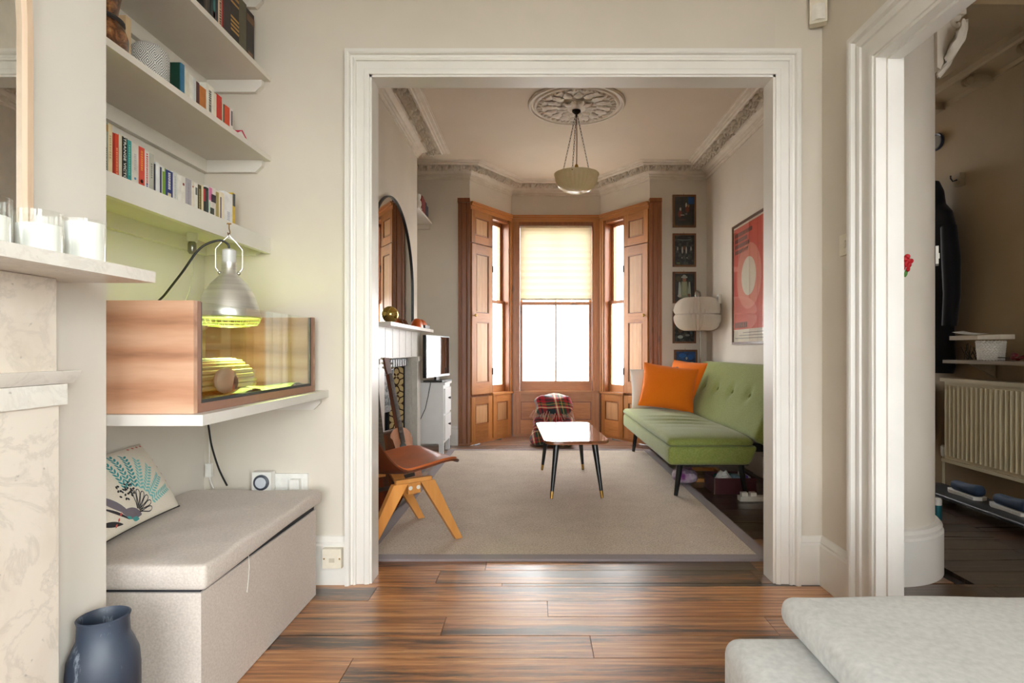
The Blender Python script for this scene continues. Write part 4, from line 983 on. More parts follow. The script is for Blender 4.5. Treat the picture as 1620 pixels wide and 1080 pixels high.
t = NT('slate_glaze'); v = t.coords((1, 1, .25)); f = t.noise(v, 30, 5, .7); f2 = t.noise(t.coords((1, 1, .5)), 4, 3)
t.col(t.mix(t.ramp(f, [(.6, (0, 0, 0, 1)), (.74, (1, 1, 1, 1))]), t.ramp(f2, [(.35, (32, 38, 50)), (.65, (56, 66, 82))]), (140, 150, 162))); t.set(rough=.5)
G().lathe([(.058, 0), (.068, .01), (.073, .10), (.073, .30), (.070, .335), (.060, .362), (.052, .38), (.0505, .415), (.0535, .426), (.0500, .428), (.046, .42), (.046, .38), (.06, .33), (.06, .05), (.001, .03)], seg=40, cap=False).build('body', t.m, va, True, ang=50)

# ================================================================ FRONT ROOM, RIGHT
GR = fabric('sofa_grey', (188, 191, 192), (214, 216, 216), weave=75, bump=.2, blot=9, sheen=.2)
SO = thing('grey_sofa', 'pale grey upholstered sofa corner in the near right of the room', 'sofa', (.8, .5, 0))
G().rbox((.835, .42, .225), (.405, .90, .168), .035, 4, (10, 18, 3)).build('base', GR, SO, ang=60)
def cfn(p):
    x, y, z = p
    if z > 0: z += .008*(1-(x/.33)**2)*(1-(y/.9)**2)+.002*sin(x*14+y*9)
    return (x, y, z)
G().rbox((.905, .46, .432), (.325, .905, .036), .030, 4, (14, 26, 2), cfn).build('seat_cushion', GR, SO, ang=60)
for x in (.5, 1.17):
    for y in (-.4, 1.2): G().cyl((x, y, .002), (x, y, .06), .022, .026).build('foot', BLACK, SO)
pi_ = thing('motion_sensor', 'white alarm motion sensor high in the corner above the wide opening', 'sensor', mtx=Matrix.Translation((1.255, 2.524, 2.575)) @ Matrix.Rotation(radians(-25), 4, 'Z'))
G().box(-.035, .035, -.022, .018, -.085, .085).build('housing', CREAM, pi_, True, bevel=.006)
G().surf(lambda u, v: (-.026+.052*u, -.0225-.010*sin(pi*u), -.075+.07*v), 10, 3).build('lens', flat('sensor_lens', (236, 232, 222), .25), pi_, True)
G().ball((-.006, -.0225, .045), .003).build('indicator', flat('indicator', (60, 20, 20), .3), pi_, True)
ls = thing('light_switch', 'white light switch plate on the right wall beside the hall doorway', 'switch', (1.283, 2.35, 1.485))
G().box(-.004, .0065, -.043, .043, -.043, .043).build('plate', CREAM, ls, True, bevel=.002)
G().box(-.010, -.0042, -.007, .007, -.014, .014).build('rocker', CREAM, ls, True, bevel=.002)
# ================================================================ REAR ROOM
RUGM = NT('sisal_weave'); t = RUGM
v = t.coords((1, 1, 1), rand=False); n1 = t.noise(v, 5, 4, .6); n2 = t.noise(t.coords((1, 3.0, 1), rand=False), 80, 2, .6); n3 = t.noise(t.coords((3.0, 1, 1), rand=False), 80, 2, .6)
f = t.math('ADD', t.math('MULTIPLY', n1, .14), t.math('ADD', t.math('MULTIPLY', n2, .43), t.math('MULTIPLY', n3, .43)))
t.col(t.ramp(f, [(.36, (158, 144, 130)), (.52, (200, 187, 173)), (.68, (222, 211, 198))])); t.set(rough=.95, spec=.15); t.bump(f, .5, .004)
R = thing('sisal_rug', 'large beige sisal rug with a purple-grey border in the rear room', 'rug', (.12, 4.38, 0))
rx0, rx1, ry0, ry1, bw = -.90, 1.19, 2.82, 5.94, .066
G().box(rx0+bw, rx1-bw, ry0+bw, ry1-bw, .0005, .011).build('weave', RUGM.m, R)
BD = fabric('rug_border', (124, 114, 116), (148, 137, 138), weave=400, bump=.2)
for pl in ([(rx0, ry0), (rx1, ry0), (rx1-bw, ry0+bw), (rx0+bw, ry0+bw)], [(rx1, ry0), (rx1, ry1), (rx1-bw, ry1-bw), (rx1-bw, ry0+bw)], [(rx1, ry1), (rx0, ry1), (rx0+bw, ry1-bw), (rx1-bw, ry1-bw)], [(rx0, ry1), (rx0, ry0), (rx0+bw, ry0+bw), (rx0+bw, ry1-bw)]):
    G().prism(pl, .0004, .013, 'z').build('border', BD, R, bevel=.003)

# fireplace of the rear room
MG = marble('marble_grey', (206, 202, 194), (140, 136, 130), 6, .3, (192, 187, 178), .18)
IRON = M('cast_iron', (44, 45, 47), .5, (30, 30, 32), 20, metal=.4, bump=.1)
F = thing('fireplace_surround', 'grey marble fireplace with tiled cast iron insert in the rear room', 'fireplace', (-1.15, 4.72, 0))
G().box(-1.149, -.984, 3.88, 5.50, 1.216, 1.242).build('mantelshelf', MARBW, F, bevel=.005)
G().box(-1.149, -1.105, 3.99, 5.455, .985, 1.2155).build('frieze', MG, F, bevel=.002)
for k in range(5): G().box(-1.1052, -1.1035, 4.18+.22*k, 4.186+.22*k, .99, 1.21).build('frieze_joint', marble('marble_joint', (170, 166, 158), (140, 136, 130), 6), F)
for a, b, c in ((4.0, 4.148, 1), (5.302, 5.45, -1)):
    G().box(-1.149, -1.10, a, b, .03, .945).build('pilaster', MG, F, bevel=.003)
    G().box(-1.149, -1.088, a-.012, b+.012, .9455, .9845).build('pilaster_capital', MARBW, F, bevel=.006)
    G().box(-1.149, -1.085, a-.015, b+.015, .0405, .13).build('plinth_block', MARBW, F, bevel=.004)
    y = b if c > 0 else a-.022
    G().box(-1.212, -1.1495, y+.001, y+.021, .041, .975).build('reveal', MG, F)
G().box(-1.49, -.96, 3.95, 5.50, .0015, .040).build('hearth', M('hearth_slate', (52, 50, 50), .4, (66, 62, 60), 6), F, bevel=.003)
tl = NT('tile_pattern'); t = tl; tc = t.n('ShaderNodeTexCoord'); sx = t.n('ShaderNodeSeparateXYZ'); t.l(tc.outputs['Object'], sx.inputs[0])
px_ = t.math('SUBTRACT', sx.outputs[0], 0); pz_ = sx.outputs[2]
rr = t.math('SQRT', t.math('ADD', t.math('POWER', px_, 2), t.math('POWER', pz_, 2))); an = t.math('ARCTAN2', pz_, px_)
q4 = t.math('MULTIPLY_ADD', t.math('COSINE', t.math('MULTIPLY', an, 4)), .016, .062)
ring = t.math('LESS_THAN', t.math('ABSOLUTE', t.math('SUBTRACT', rr, q4)), .0075)
q2 = t.math('MULTIPLY_ADD', t.math('COSINE', t.math('MULTIPLY_ADD', an, 4, 3.14)), .014, .024)
flw = t.math('LESS_THAN', rr, q2); eye = t.math('LESS_THAN', rr, .008)
cor = t.math('GREATER_THAN', rr, .094)
c = t.mix(ring, (206, 182, 132), (58, 38, 22)); c = t.mix(flw, c, (74, 48, 28)); c = t.mix(eye, c, (214, 194, 150)); c = t.mix(cor, c, (84, 58, 34))
t.col(c); t.set(rough=.2, coat=.4)
slip = facet_m((-1.350, 5.165), (-1.214, 5.276))[0]   # splayed cheek
for k in range(5):
    m = slip @ Matrix.Translation((.092, -.0, .135+.168*k)); me = G().box(-.068, .068, -.006, .006, -.082, .082).mesh('tile', tl.m, bevel=.002)
    link('tile', me, F, mtx=None).matrix_basis = wm(F).inverted() @ m
o = link('cheek_plate', G().box(-.02, .176, .008, .018, .041, .975).box(.161, .175, -.010, .008, .041, .975).box(.006, .022, -.010, .008, .041, .975).mesh('cheek_plate', IRON), F); o.matrix_basis = wm(F).inverted() @ slip
G().box(-1.485, -1.43, 4.16, 5.16, .041, .975).box(-1.43, -1.36, 5.14, 5.17, .041, .975).box(-1.43, -1.28, 4.172, 4.26, .041, .975).build('back_plate', IRON, F)
g = G().prism([(-1.43, .90), (-1.20, .90), (-1.185, .93), (-1.185, .972), (-1.43, .972)], 4.175, 5.272, 'y'); g.build('iron_hood', IRON, F, bevel=.004)
HB = M('hood_relief', (150, 150, 150), .5, (108, 108, 110), 60, bump=.4, metal=.3)
for k in range(13):
    G().box(-1.184, -1.176, 4.215+.082*k, 4.215+.082*k+.05, .908, .965).build('hood_block', HB, F, bevel=.006)
g = G().box(-.12, .12, -.008, .008, 0, .30); pf = thing('iron_plate', 'grey engraved metal plate leaning inside the rear fireplace', 'plate', mtx=frame((-1.235, 4.62, .725), (.22, 1, 0), (.10, .06, 1)))
G().box(-.13, .13, -.14, .16, -.008, .008).build('plate', M('engraved_grey', (150, 152, 154), .5, (70, 72, 74), 34, lo=.44, hi=.56), pf, True, bevel=.004)
for a, b, c, d in ((-.135, .135, .16, .172), (-.135, .135, -.19, -.14), (.124, .135, -.14, .16), (-.135, -.124, -.14, .16)): G().box(a, b, c, d, -.010, .012).build('plate_edge', HB, pf, True, bevel=.002)

arched_mirror('wall_mirror', 'wide arched mirror with a thin black frame above the rear fireplace', -1.1485, 4.58, .70, 1.243, 1.565, .010, BLACK)
gs = thing('gold_globe', 'polished gold globe on the rear mantelshelf', 'ornament', (-1.05, 4.11, 1.2425))
t_ = flat('gold_mirror', (214, 190, 110), .06, metal=1)
G().ball((0, 0, .062), .060, .060, .060, 28, 18).build('globe', t_, gs, True, ang=80); G().lathe([(.022, 0), (.022, .004), (.016, .006), (.001, .007)], seg=18).build('foot', BRASS, gs, True)
od = thing('orange_ornament', 'pair of orange half domes on a black base on the rear mantelshelf', 'ornament', (-1.055, 5.16, 1.2425))
OR = M('orange_gloss', (222, 100, 30), .3, (210, 90, 24), 6)
for s in (-1, 1):
    g = G().lathe([(.088, 0), (.086, .024), (.074, .05), (.052, .072), (.02, .083), (.001, .084)], seg=24, c=(.0, s*.092, .002), sx=.62); g.build('dome', OR, od, True, ang=60)
G().box(.03, .068, -.06, .15, .001, .030).build('base', BLACK, od, True, bevel=.004)
# TV and its chest
WP = M('chest_white', (226, 227, 228), .45, (220, 221, 222), 5)
CH = thing('chest_of_drawers', 'white two-drawer chest carrying the television in the far left alcove', 'chest', (-1.1, 5.80, 0))
cx0, cx1, cy0, cy1 = -1.36, -.905, 5.59, 6.02
G().box(cx0, cx1, cy0, cy1, .125, .70).build('carcass', WP, CH, bevel=.003)
G().box(cx0-.01, cx1+.018, cy0-.015, cy1+.015, .7003, .728).build('top', WP, CH, bevel=.005)
for x in (cx0, cx1-.045):
    for y in (cy0, cy1-.045): G().box(x, x+.045, y, y+.045, .002, .1247).build('leg', WP, CH, bevel=.002)
for z0, z1 in ((.42, .665), (.155, .40)):
    d = G().box(cx1+.0003, cx1+.016, cy0+.03, cy1-.03, z0, z1).build('drawer', WP, CH, bevel=.003)
    zc = (z0+z1)/2+.02; G().lathe([(.005, 0), (.006, .010), (.014, .018), (.012, .024), (.001, .027)], seg=14, mtx=Matrix.Rotation(pi/2, 3, 'Y'), c=(cx1+.016, (cy0+cy1)/2, zc)).build('knob', IRON, d)
tvm = frame((-.970, 5.70, .985), (.208, .978, 0), (0, 0, 1))
TV = thing('television', 'flat black television on the white chest, reflecting the bay window', 'tv', mtx=tvm)
G().box(-.31, .31, -.205, .205, -.036, -.002).build('housing', flat('tv_black', (14, 14, 15), .35), TV, True, bevel=.005)
G().box(-.296, .296, -.180, .192, -.0018, .0006).build('screen', flat('tv_screen', (5, 5, 7), .04, spec=.9, coat=1), TV, True)
G().box(-.31, .31, -.203, -.186, -.0015, .002).build('lower_bezel', flat('tv_silver', (150, 152, 156), .35, metal=.7), TV, True)
G().box(-.04, .04, -.235, -.206, -.03, -.008).build('stand_neck', BLACK, TV, True)
G().prism([(-.15, -.10), (.15, -.10), (.13, .09), (-.13, .09)], -.2525, -.2365, 'y').build('stand_foot', BLACK, TV, True, bevel=.003)
cb = thing('television_lead', 'thin black lead hanging down the side of the white chest', 'cord', (-1.05, 5.58, .7))
G().tube([(-1.02, 5.60, .7335), (-1.025, 5.566, .736), (-1.03, 5.568, .70), (-1.05, 5.575, .60), (-1.08, 5.578, .47), (-1.14, 5.58, .34), (-1.16, 5.583, .22)], .0035, 6).build('flex', BLACK, cb)
# shelf in the far alcove
s = thing('wall_shelf', 'small white shelf high in the alcove left of the bay', 'shelf', (-1.3, 5.9, 2.43))
G().box(-1.4985, -1.137, 5.5315, 6.2585, 2.425, 2.445).build('board', WALLW, s, bevel=.002); G().box(-1.4985, -1.475, 5.5315, 6.2585, 2.37, 2.4248).build('side_batten', WALL, s); G().box(-1.4745, -1.16, 6.236, 6.2585, 2.37, 2.4248).build('end_batten', WALL, s)
gb = 'books on the high alcove shelf'
for k, (c, h, lab) in enumerate((((120, 34, 38), .17, 'dark red book nearest the white figurine on the high alcove shelf'), ((150, 46, 44), .16, 'red book in the middle of the high alcove shelf'), ((34, 38, 60), .15, 'dark navy book near the right end of the high alcove shelf'), ((60, 66, 92), .13, 'slate blue book at the right end of the high alcove shelf'))):
    book(-1.15, 5.78+.085*k, 5.78+.085*k+.075, 2.4455, 2.4455+h, .13, c, lab, gb)
fg = thing('white_figurine', 'small white figurine at the left of the high alcove shelf', 'figurine', (-1.17, 5.70, 2.4455))
G().lathe([(.03, 0), (.034, .01), (.024, .03), (.03, .06), (.026, .09), (.014, .105), (.022, .12), (.026, .14), (.02, .16), (.001, .168)], seg=16).build('body', WHITE, fg, True, ang=70)
G().tube([(.0, .028, .085), (0, .05, .07), (0, .05, .045), (0, .03, .03)], .006, 6).build('handle', WHITE, fg, True)

# guitars
DKM_ = flat('string_bronze', (92, 82, 66), .5)
def guitar(nm, lab, B0, H0, wdir, top, side, L=1.0):
    y = (Vector(H0)-Vector(B0)).normalized(); m = frame(B0, wdir, y); o = thing(nm, lab, 'guitar', mtx=m)
    def hw(s): return .17*(1-(1-s/.12)**2)**.5 if s < .12 and s > 0 else (0 if s <= 0 else None)
    pts = []
    keys = [(0, 0), (.004, .05), (.02, .105), (.06, .155), (.12, .178), (.18, .168), (.24, .132), (.28, .118), (.33, .124), (.39, .138), (.44, .120), (.468, .08), (.478, .03)]
    out = [(w, s) for s, w in keys]+[(-w, s) for s, w in reversed(keys) if w > 0]
    G().prism(out, -.095, -.004, 'z').build('body', side, o, True, bevel=.004, ang=50)
    G().prism([(a*.995, b) for a, b in out], -.0038, .0, 'z').build('soundboard', top, o, True, ang=50)
    G().lathe([(.045, .0003), (.045, .001), (.001, .001)], seg=28, c=(0, .33, 0)).build('sound_hole', BLACK, o, True)
    G().box(-.07, .07, .13, .155, .0003, .009).build('bridge', flat('rosewood', (52, 32, 24), .4), o, True, bevel=.002)
    G().prism([(-.026, .40), (.026, .40), (.021, .86), (-.021, .86)], -.022, .003, 'z').build('neck', side, o, True, bevel=.004)
    fb = G().prism([(-.026, .37), (.026, .37), (.0215, .86), (-.0215, .86)], .0032, .008, 'z').build('fretboard', flat('fretboard', (64, 52, 46), .35), o, True)
    for k in range(14): yy = .86-.44*(1-.92**k)/(1-.92**14); G().box(-.0225, .0225, yy, yy+.0018, .0081, .0092).build('fret', CHROME, fb, True)
    hd = G().prism([(-.022, .861), (.022, .861), (.032, .90), (.030, L), (-.030, L), (-.032, .90)], -.018, -.002, 'z').build('headstock', side, o, True, bevel=.003)
    for s in (-1, 1):
        for k in range(3): G().lathe([(.004, 0), (.004, .014), (.008, .016), (.008, .026), (.001, .027)], seg=8, mtx=Matrix.Rotation(s*pi/2, 3, 'Y'), c=(s*.031, .91+.032*k, -.01)).build('tuning_peg', CHROME, hd, True)
    g = G()
    for k in range(6): q = -.0175+.007*k; g.cyl((q*1.5, .145, .011), (q*.95, .865, .0098), .0006, seg=4)
    tag(g.build('strings', DKM_, o, True), kind='stuff'); return o
guitar('acoustic_guitar', 'pale-topped acoustic guitar leaning against the rear fireplace behind the leather chair', (-.845, 3.90, .045), (-1.055, 4.03, 1.0), (.33, .94, -.06), wood('spruce_top', (170, 112, 78), (196, 138, 104), (214, 160, 126), 'y', .35, 26, 0), wood('guitar_side', (62, 30, 18), (96, 48, 28), (120, 64, 40), 'y', .3, 16, 0), .98)
guitar('acoustic_guitar', 'dark sunburst guitar leaning by the near leg of the rear fireplace', (-.91, 3.50, .05), (-1.05, 3.68, 1.0), (.42, .9, -.10), wood('sunburst', (46, 18, 10), (92, 34, 16), (150, 62, 24), 'y', .22, 12, 0), MATS['guitar_side'], .98)

# leather shell chair
LEA = M('tan_leather', (186, 98, 46), .36, (160, 80, 36), 5, bump=.06, bscale=180, coat=.15)
PLY = wood('shell_plywood', (74, 34, 18), (104, 52, 28), (126, 68, 38), 'x', .35, 14, 0)
BEE = wood('beech_leg', (186, 118, 54), (212, 146, 76), (226, 166, 98), 'z', .4, 10, 0)
C = thing('shell_chair', 'tan leather shell chair on splayed beech legs, cut by the left jamb', 'chair', (-.78, 3.165, .0135), radians(36.9))
cl = [(.30, .405), (.26, .415), (.18, .408), (.06, .385), (-.06, .372), (-.15, .378), (-.22, .415), (-.275, .50), (-.31, .60), (-.335, .70), (-.35, .78)]
def spline(P, u):
    n = len(P)-1; f = u*n; i = min(int(f), n-1); t = f-i
    p = [P[max(0, min(n, i+k))] for k in (-1, 0, 1, 2)]
    return tuple(.5*((2*p[1][a])+(-p[0][a]+p[2][a])*t+(2*p[0][a]-5*p[1][a]+4*p[2][a]-p[3][a])*t*t+(-p[0][a]+3*p[1][a]-3*p[2][a]+p[3][a])*t**3) for a in (0, 1))
def shell(e=0, ins=1.0):
    def f(u, v):
        x, z = spline(cl, .0+u if ins == 1 else .03+u*.94); s = (2*v-1)*ins
        W_ = .225+.045*sin(pi*min(1, u*1.5))-.06*max(0, u-.55)
        if u < .14: W_ *= .72+.28*(u/.14)**.5
        if u > .9: W_ *= 1-.25*((u-.9)/.1)**2
        q_ = max(0, min(1, (u-.36)/.24)); q_ = q_*q_*(3-2*q_); lift = (.035*sin(pi*min(1, u/.62)) + .16*q_*(1-.75*max(0, (u-.62)/.38)))*abs(s)**2.2
        fw = .10*max(0, (u-.5)/.5)*abs(s)**2
        return (x+fw+(.0 if u < .6 else e), s*W_, z+lift+(e if u < .6 else 0))
    return f
G().sheet(shell(), 40, 19, .010).build('shell', PLY, C, True, ang=60)
G().sheet(shell(.0125, .955), 40, 17, .012).build('leather_pad', LEA, C, True, ang=60)
for sd in (-1, 1):
    y = sd*.235
    for s in (-1, 1):
        pl = [(s*.035, .345), (s*.115, .345), (s*.285, .001), (s*.245, .001)]
        G().prism(pl if s > 0 else pl[::-1], y-.017, y+.017, 'y').build('leg', BEE, C, True, bevel=.006)
    br = G().box(-.0345, .0345, y-.015, y+.015, .288, .344).build('cross_bar', BEE, C, True, bevel=.003)
    for s in (-.022, .022): G().lathe([(.011, 0), (.011, .003), (.006, .006), (.001, .007)], seg=12, mtx=Matrix.Rotation(-sd*pi/2*-1, 3, 'X'), c=(s, y+sd*.0155, .318)).build('bolt', flat('bolt_steel', (222, 220, 212), .5, metal=.2), br, True)
    G().box(-.10, .10, y-.012, y+.012, .3455, .366).build('seat_bearer', BEE, C, True, bevel=.002)

# coffee table
TT = wood('walnut_top', (70, 40, 24), (104, 62, 38), (132, 84, 54), 'y', .11, 12, .2, coat=.8, bump=.01)
CT = thing('coffee_table', 'low walnut coffee table with tapered black legs and brass tips on the rug', 'table', (.262, 4.44, .0135), radians(3.3))
def super_rect(a, b, r, bow, n=8):
    P = []
    for cx, cy, a0 in ((a-r, b-r, 0), (-a+r, b-r, 90), (-a+r, -b+r, 180), (a-r, -b+r, 270)):
        for k in range(n+1):
            th = radians(a0+90*k/n); x, y = cx+r*cos(th), cy+r*sin(th); P.append((x+bow*(1-(y/b)**2)*(1 if x > 0 else -1), y+bow*.6*(1-(x/a)**2)*(1 if y > 0 else -1)))
    return P
G().prism(super_rect(.225, .515, .07, .012), .388, .406, 'z').build('top', TT, CT, True, bevel=.005, ang=30)
G().prism(super_rect(.215, .505, .065, .012), .380, .3878, 'z').build('underside', wood('table_edge', (120, 62, 30), (156, 92, 50), (176, 110, 66), 'y', .4, 12, 0), CT, True)
for sx_ in (-1, 1):
    for sy_ in (-1, 1):
        a = Vector((sx_*.135, sy_*.40, .3795)); b = Vector((sx_*.178, sy_*.475, .001)); m_ = a.lerp(b, .87)
        lg = G().cyl(a, m_, .023, .0125, 16).build('leg', flat('leg_black', (20, 20, 21), .3), CT, True)
        G().cyl(m_, b, .0128, .0100, 16).build('brass_tip', BRASS, lg, True)
# plaid blanket
t = NT('tartan'); tc = t.n('ShaderNodeTexCoord'); sx = t.n('ShaderNodeSeparateXYZ'); t.l(tc.outputs['UV'], sx.inputs[0])
def band(src, f_, ph, lo, hi):
    a = t.math('FRACT', t.math('MULTIPLY_ADD', src, f_, ph)); return t.math('MULTIPLY', t.math('GREATER_THAN', a, lo), t.math('LESS_THAN', a, hi))
c = None
U, V_ = sx.outputs[0], sx.outputs[1]
def plaid(src):
    k = t.mix(band(src, 3, 0, .0, .30), (166, 30, 40), (24, 44, 48)); k = t.mix(band(src, 3, 0, .34, .40), k, (226, 214, 170)); k = t.mix(band(src, 3, 0, .46, .68), k, (40, 74, 54)); k = t.mix(band(src, 3, 0, .55, .58), k, (214, 180, 90)); return t.mix(band(src, 3, 0, .78, .84), k, (30, 28, 36))
t.col(t.mix(.5, plaid(U), plaid(V_))); t.set(rough=.95, sheen=.2); t.bump(t.noise(t.coords(), 300, 2), .3, .003)
def add_uv(o, fn):
    me = o.data; uv = me.uv_layers.new(name='uv')
    for lp in me.loops: uv.data[lp.index].uv = fn(me.vertices[lp.vertex_index].co)
PB = thing('plaid_blanket', 'folded red and green tartan blanket heaped on the floor in front of the bay', 'blanket', (.19, 6.36, 0))
rb2 = random.Random(11)
for k, (zc, hx, hy, hz) in enumerate(((.085, .235, .20, .082), (.245, .215, .185, .075), (.425, .195, .17, .105))):
    def fold(p, k=k, hx=hx, hy=hy):
        x, y, z = p; u, v = x/hx, y/hy
        return (x+.012*sin(z*40+k)+.010*sin(y*24+k*2), y+.014*sin(x*22+k*1.7)+.01*sin(z*38), z+.016*sin(x*17+k*2.1)*cos(y*15+k)+(.02*(1-u*u)*(1-v*v) if z > 0 else 0))
    o = G().rbox((.005*k, 0, zc), (hx, hy, hz), .06, 5, (12, 10, 4), fold).build('fold', t.m, PB, True, ang=80)
    add_uv(o, lambda q, k=k: (q.x*1.1+.15*k+q.z*.25, q.z*1.6+q.y*.9+.3*k))
g = G()
for k in range(46):
    a = -pi*k/45; x, y = .24*cos(a), .20*sin(a); z = .335+rb2.uniform(-.02, .03)
    g.tube([(x*.86, y*.86, z+.03), (x*.95, y*.95, z), (x+rb2.uniform(-.02, .02), y-.005+rb2.uniform(-.01, .01), z-.05)], .004, 4)
tag(g.build('fringe', flat('fringe_wool', (196, 150, 128), .95), PB, True), kind='stuff')

# green sofa
GRN = fabric('sofa_green', (114, 126, 58), (143, 153, 87), weave=110, bump=.25, blot=5, sheen=.25)
SF = thing('green_sofa', 'moss green button-back sofa bed with black legs along the right wall', 'sofa', (1.3, 4.97, 0))
sm = Matrix.Translation((1.23, 4.975, .305))
def seatfn(p):
    x, y, z = p
    if z < 0: x += .02*(x < 0)*0
    return (x+(.03 if x > 0 else -.0)*(z/.07), y, z)
G().rbox((1.225, 4.975, .312), (.300, 1.025, .066), .028, 3, (6, 18, 2), seatfn).build('seat_base', GRN, SF, ang=60)
def cush(p):
    x, y, z = p; u, v = x/.305, y/1.03
    if z > 0:
        z += .018*(1-u*u)*(1-v**4) - .022*abs(v)**14
        z += -.026*math.exp(-((y+.15)/.34)**2)*(.5+.5*sin(y*27+x*7))**2*(1-u*u)
    return (x, y, z)
G().rbox((1.22, 4.975, .410), (.300, 1.028, .034), .032, 4, (14, 60, 1), cush).build('seat_cushion', GRN, SF, ang=60)
# backrest: tilted rounded slab with button dimples
bx_, bz_ = 1.735, .665; tilt = atan2(.235, .51)
BM = Matrix.Rotation(tilt, 3, 'Y')
btn = [(-.96+.384*k, .02) for k in range(6)]
def backfn(p):
    x, y, z = p
    if x < 0:
        for by, bz in btn: x += .030*math.exp(-(((y-by)/.055)**2+((z-bz)/.055)**2))
        x -= .014*(1-(z/.29)**2)*(1-(y/1.03)**4)
    x += .0
    return BM @ Vector((x, y, z))
G().rbox((1.70, 4.975, .655), (.065, 1.03, .292), .045, 4, (2, 64, 18), backfn).build('backrest', GRN, SF, ang=60)
for by, bz in btn:
    q = BM @ Vector((-.060, by, bz)); G().ball((1.70+q.x, 4.975+q.y, .655+q.z), .008, .017, .017, 12, 8, mtx=BM).build('button', GRN, SF)
LB = flat('leg_satin_black', (20, 21, 22), .25)
for y in (4.05, 5.80):
    G().cyl((1.03, y, .246), (1.0, y, .0138), .023, .015, 14).build('leg', LB, SF); G().cyl((1.46, y, .246), (1.50, y, .001), .023, .015, 14).build('leg', LB, SF)
G().box(1.0, 1.50, 4.0, 4.06, .236, .2458).box(1.0, 1.5, 5.77, 5.83, .236, .2458).box(1.44, 1.50, 4.06, 5.77, .236, .2458).build('under_frame', BLACK, SF)
for y in (4.2, 5.75): G().box(1.50, 1.78, y-.02, y+.02, .30, .36).build('hinge_bracket', BLACK, SF, bevel=.003)
ORG = fabric('cushion_orange', (232, 112, 18), (250, 138, 30), weave=350, bump=.15, blot=4, sheen=.2)
def cushion(lab, ctr, xd, yd, w, h, t_, mat, col_edge=None):
    m = frame(ctr, xd, yd); o = thing('scatter_cushion', lab, 'cushion', mtx=m)
    g = G(); g.pillow(Matrix.Identity(4), w, h, t_, 16, .06); P_ = g.P; g.build('cover', mat, o, True, ang=80)
    e = G(); e.tube([P_(sin(pi/2*a), -1, 1) for a in [-1+k/8 for k in range(17)]]+[P_(1, sin(pi/2*a), 1) for a in [-1+k/8 for k in range(17)]]+[P_(-sin(pi/2*a), 1, 1) for a in [-1+k/8 for k in range(17)]]+[P_(-1, -sin(pi/2*a), 1) for a in [-1+k/8 for k in range(17)]], .004, 6)
    e.build('piping', mat, o, True, ang=80); return o
cushion('plump orange cushion standing at the front of the green sofa', (1.318, 5.648, .678), (.95, -.26, -.12), (.20, .30, .93), .265, .225, .085, ORG)
cushion('orange cushion behind the others, against the green backrest', (1.545, 5.87, .715), (.62, -.78, -.06), (.36, .24, .90), .235, .235, .075, ORG)
wc = cushion('white cushion peeping out behind the front orange one', (1.230, 5.865, .650), (.96, -.24, .06), (.08, .26, .95), .245, .215, .07, fabric('cushion_cream', (206, 198, 186), (232, 226, 216), weave=260))
# things under the sofa
DR = flat('crate_red', (66, 22, 28), .45)
cr = thing('wooden_crate', 'dark red open crate of papers under the near end of the green sofa', 'crate', (1.45, 4.22, 0))
x0, x1, y0, y1, zt = 1.295, 1.605, 4.12, 4.36, .118
for a in ((x0, x1, y0, y0+.010), (x0, x1, y1-.010, y1), (x0, x0+.010, y0+.0102, y1-.0102), (x1-.010, x1, y0+.0102, y1-.0102)): G().box(a[0], a[1], a[2], a[3], .0015, zt).build('side', DR, cr, bevel=.002)
G().box(x0+.0102, x1-.0102, y0+.0102, y1-.0102, .0015, .012).build('bottom', DR, cr)
for a, b in ((x0, x0+.005), (x1-.005, x1)): G().box(a, b, y0-.0012, y0-.0001, .0015, zt).build('metal_edge', CHROME, cr)
PAP = flat('white_paper', (226, 226, 222), .7)
for lab, nm, m_, pts in (('crumpled white paper heaped in the dark red crate', 'crumpled_paper', PAP, (-.07, 0, .05)), ):
    p = thing(nm, lab, 'paper', (x0+.09, y0+.08, .0125)); r = random.Random(2)
    g = G(); g.ball((0, 0, .07), .065, .055, .07, 12, 9)
    for v_ in g.bm.verts: v_.co *= 1+r.uniform(-.10, .10)
    g.build('sheet', PAP, p, True, ang=5)
p = thing('glasses_case', 'pale blue case lying on top in the dark red crate', 'case', (x0+.185, y0+.075, .0125)); G().rbox((0, 0, .058), (.030, .05, .0575), .016, 3, (2, 3, 2)).build('shell', flat('case_blue', (116, 150, 170), .4), p, True)
p = thing('green_pouch', 'teal green pouch in the dark red crate', 'pouch', (x0+.155, y0+.19, .0125)); G().rbox((0, 0, .05), (.10, .022, .05), .016, 3, (4, 2, 2)).build('pouch_body', flat('pouch_teal', (50, 110, 100), .7), p, True)
for k, (c, lab) in enumerate((((228, 226, 230), 'white leaflet at the right of the dark red crate'), ((104, 84, 170), 'violet leaflet at the right end of the dark red crate'), ((236, 236, 232), 'white envelope standing in the dark red crate'))):
    p = thing('leaflet', lab, 'leaflet', (x0+.235+.018*k, y0+.10, .0125)); G().box(-.004, .004, -.07, .07, 0, .122-.006*k).build('sheets', flat('leaflet_%d' % k, c, .6), p, True)
pb = thing('plastic_bag', 'purple and white plastic bag under the green sofa behind the near leg', 'bag', (1.16, 4.42, .0138)); r = random.Random(4)
g = G().ball((0, 0, .06), .10, .12, .06, 14, 9)
for v_ in g.bm.verts: v_.co *= 1+r.uniform(-.1, .1)
g.build('bag_film', M('bag_print', (120, 60, 120), .35, (206, 196, 204), 12), pb, True, ang=15)
wf = thing('picture_frame', 'thin orange-brown wooden frame lying under the green sofa', 'frame', (1.24, 4.55, .001))
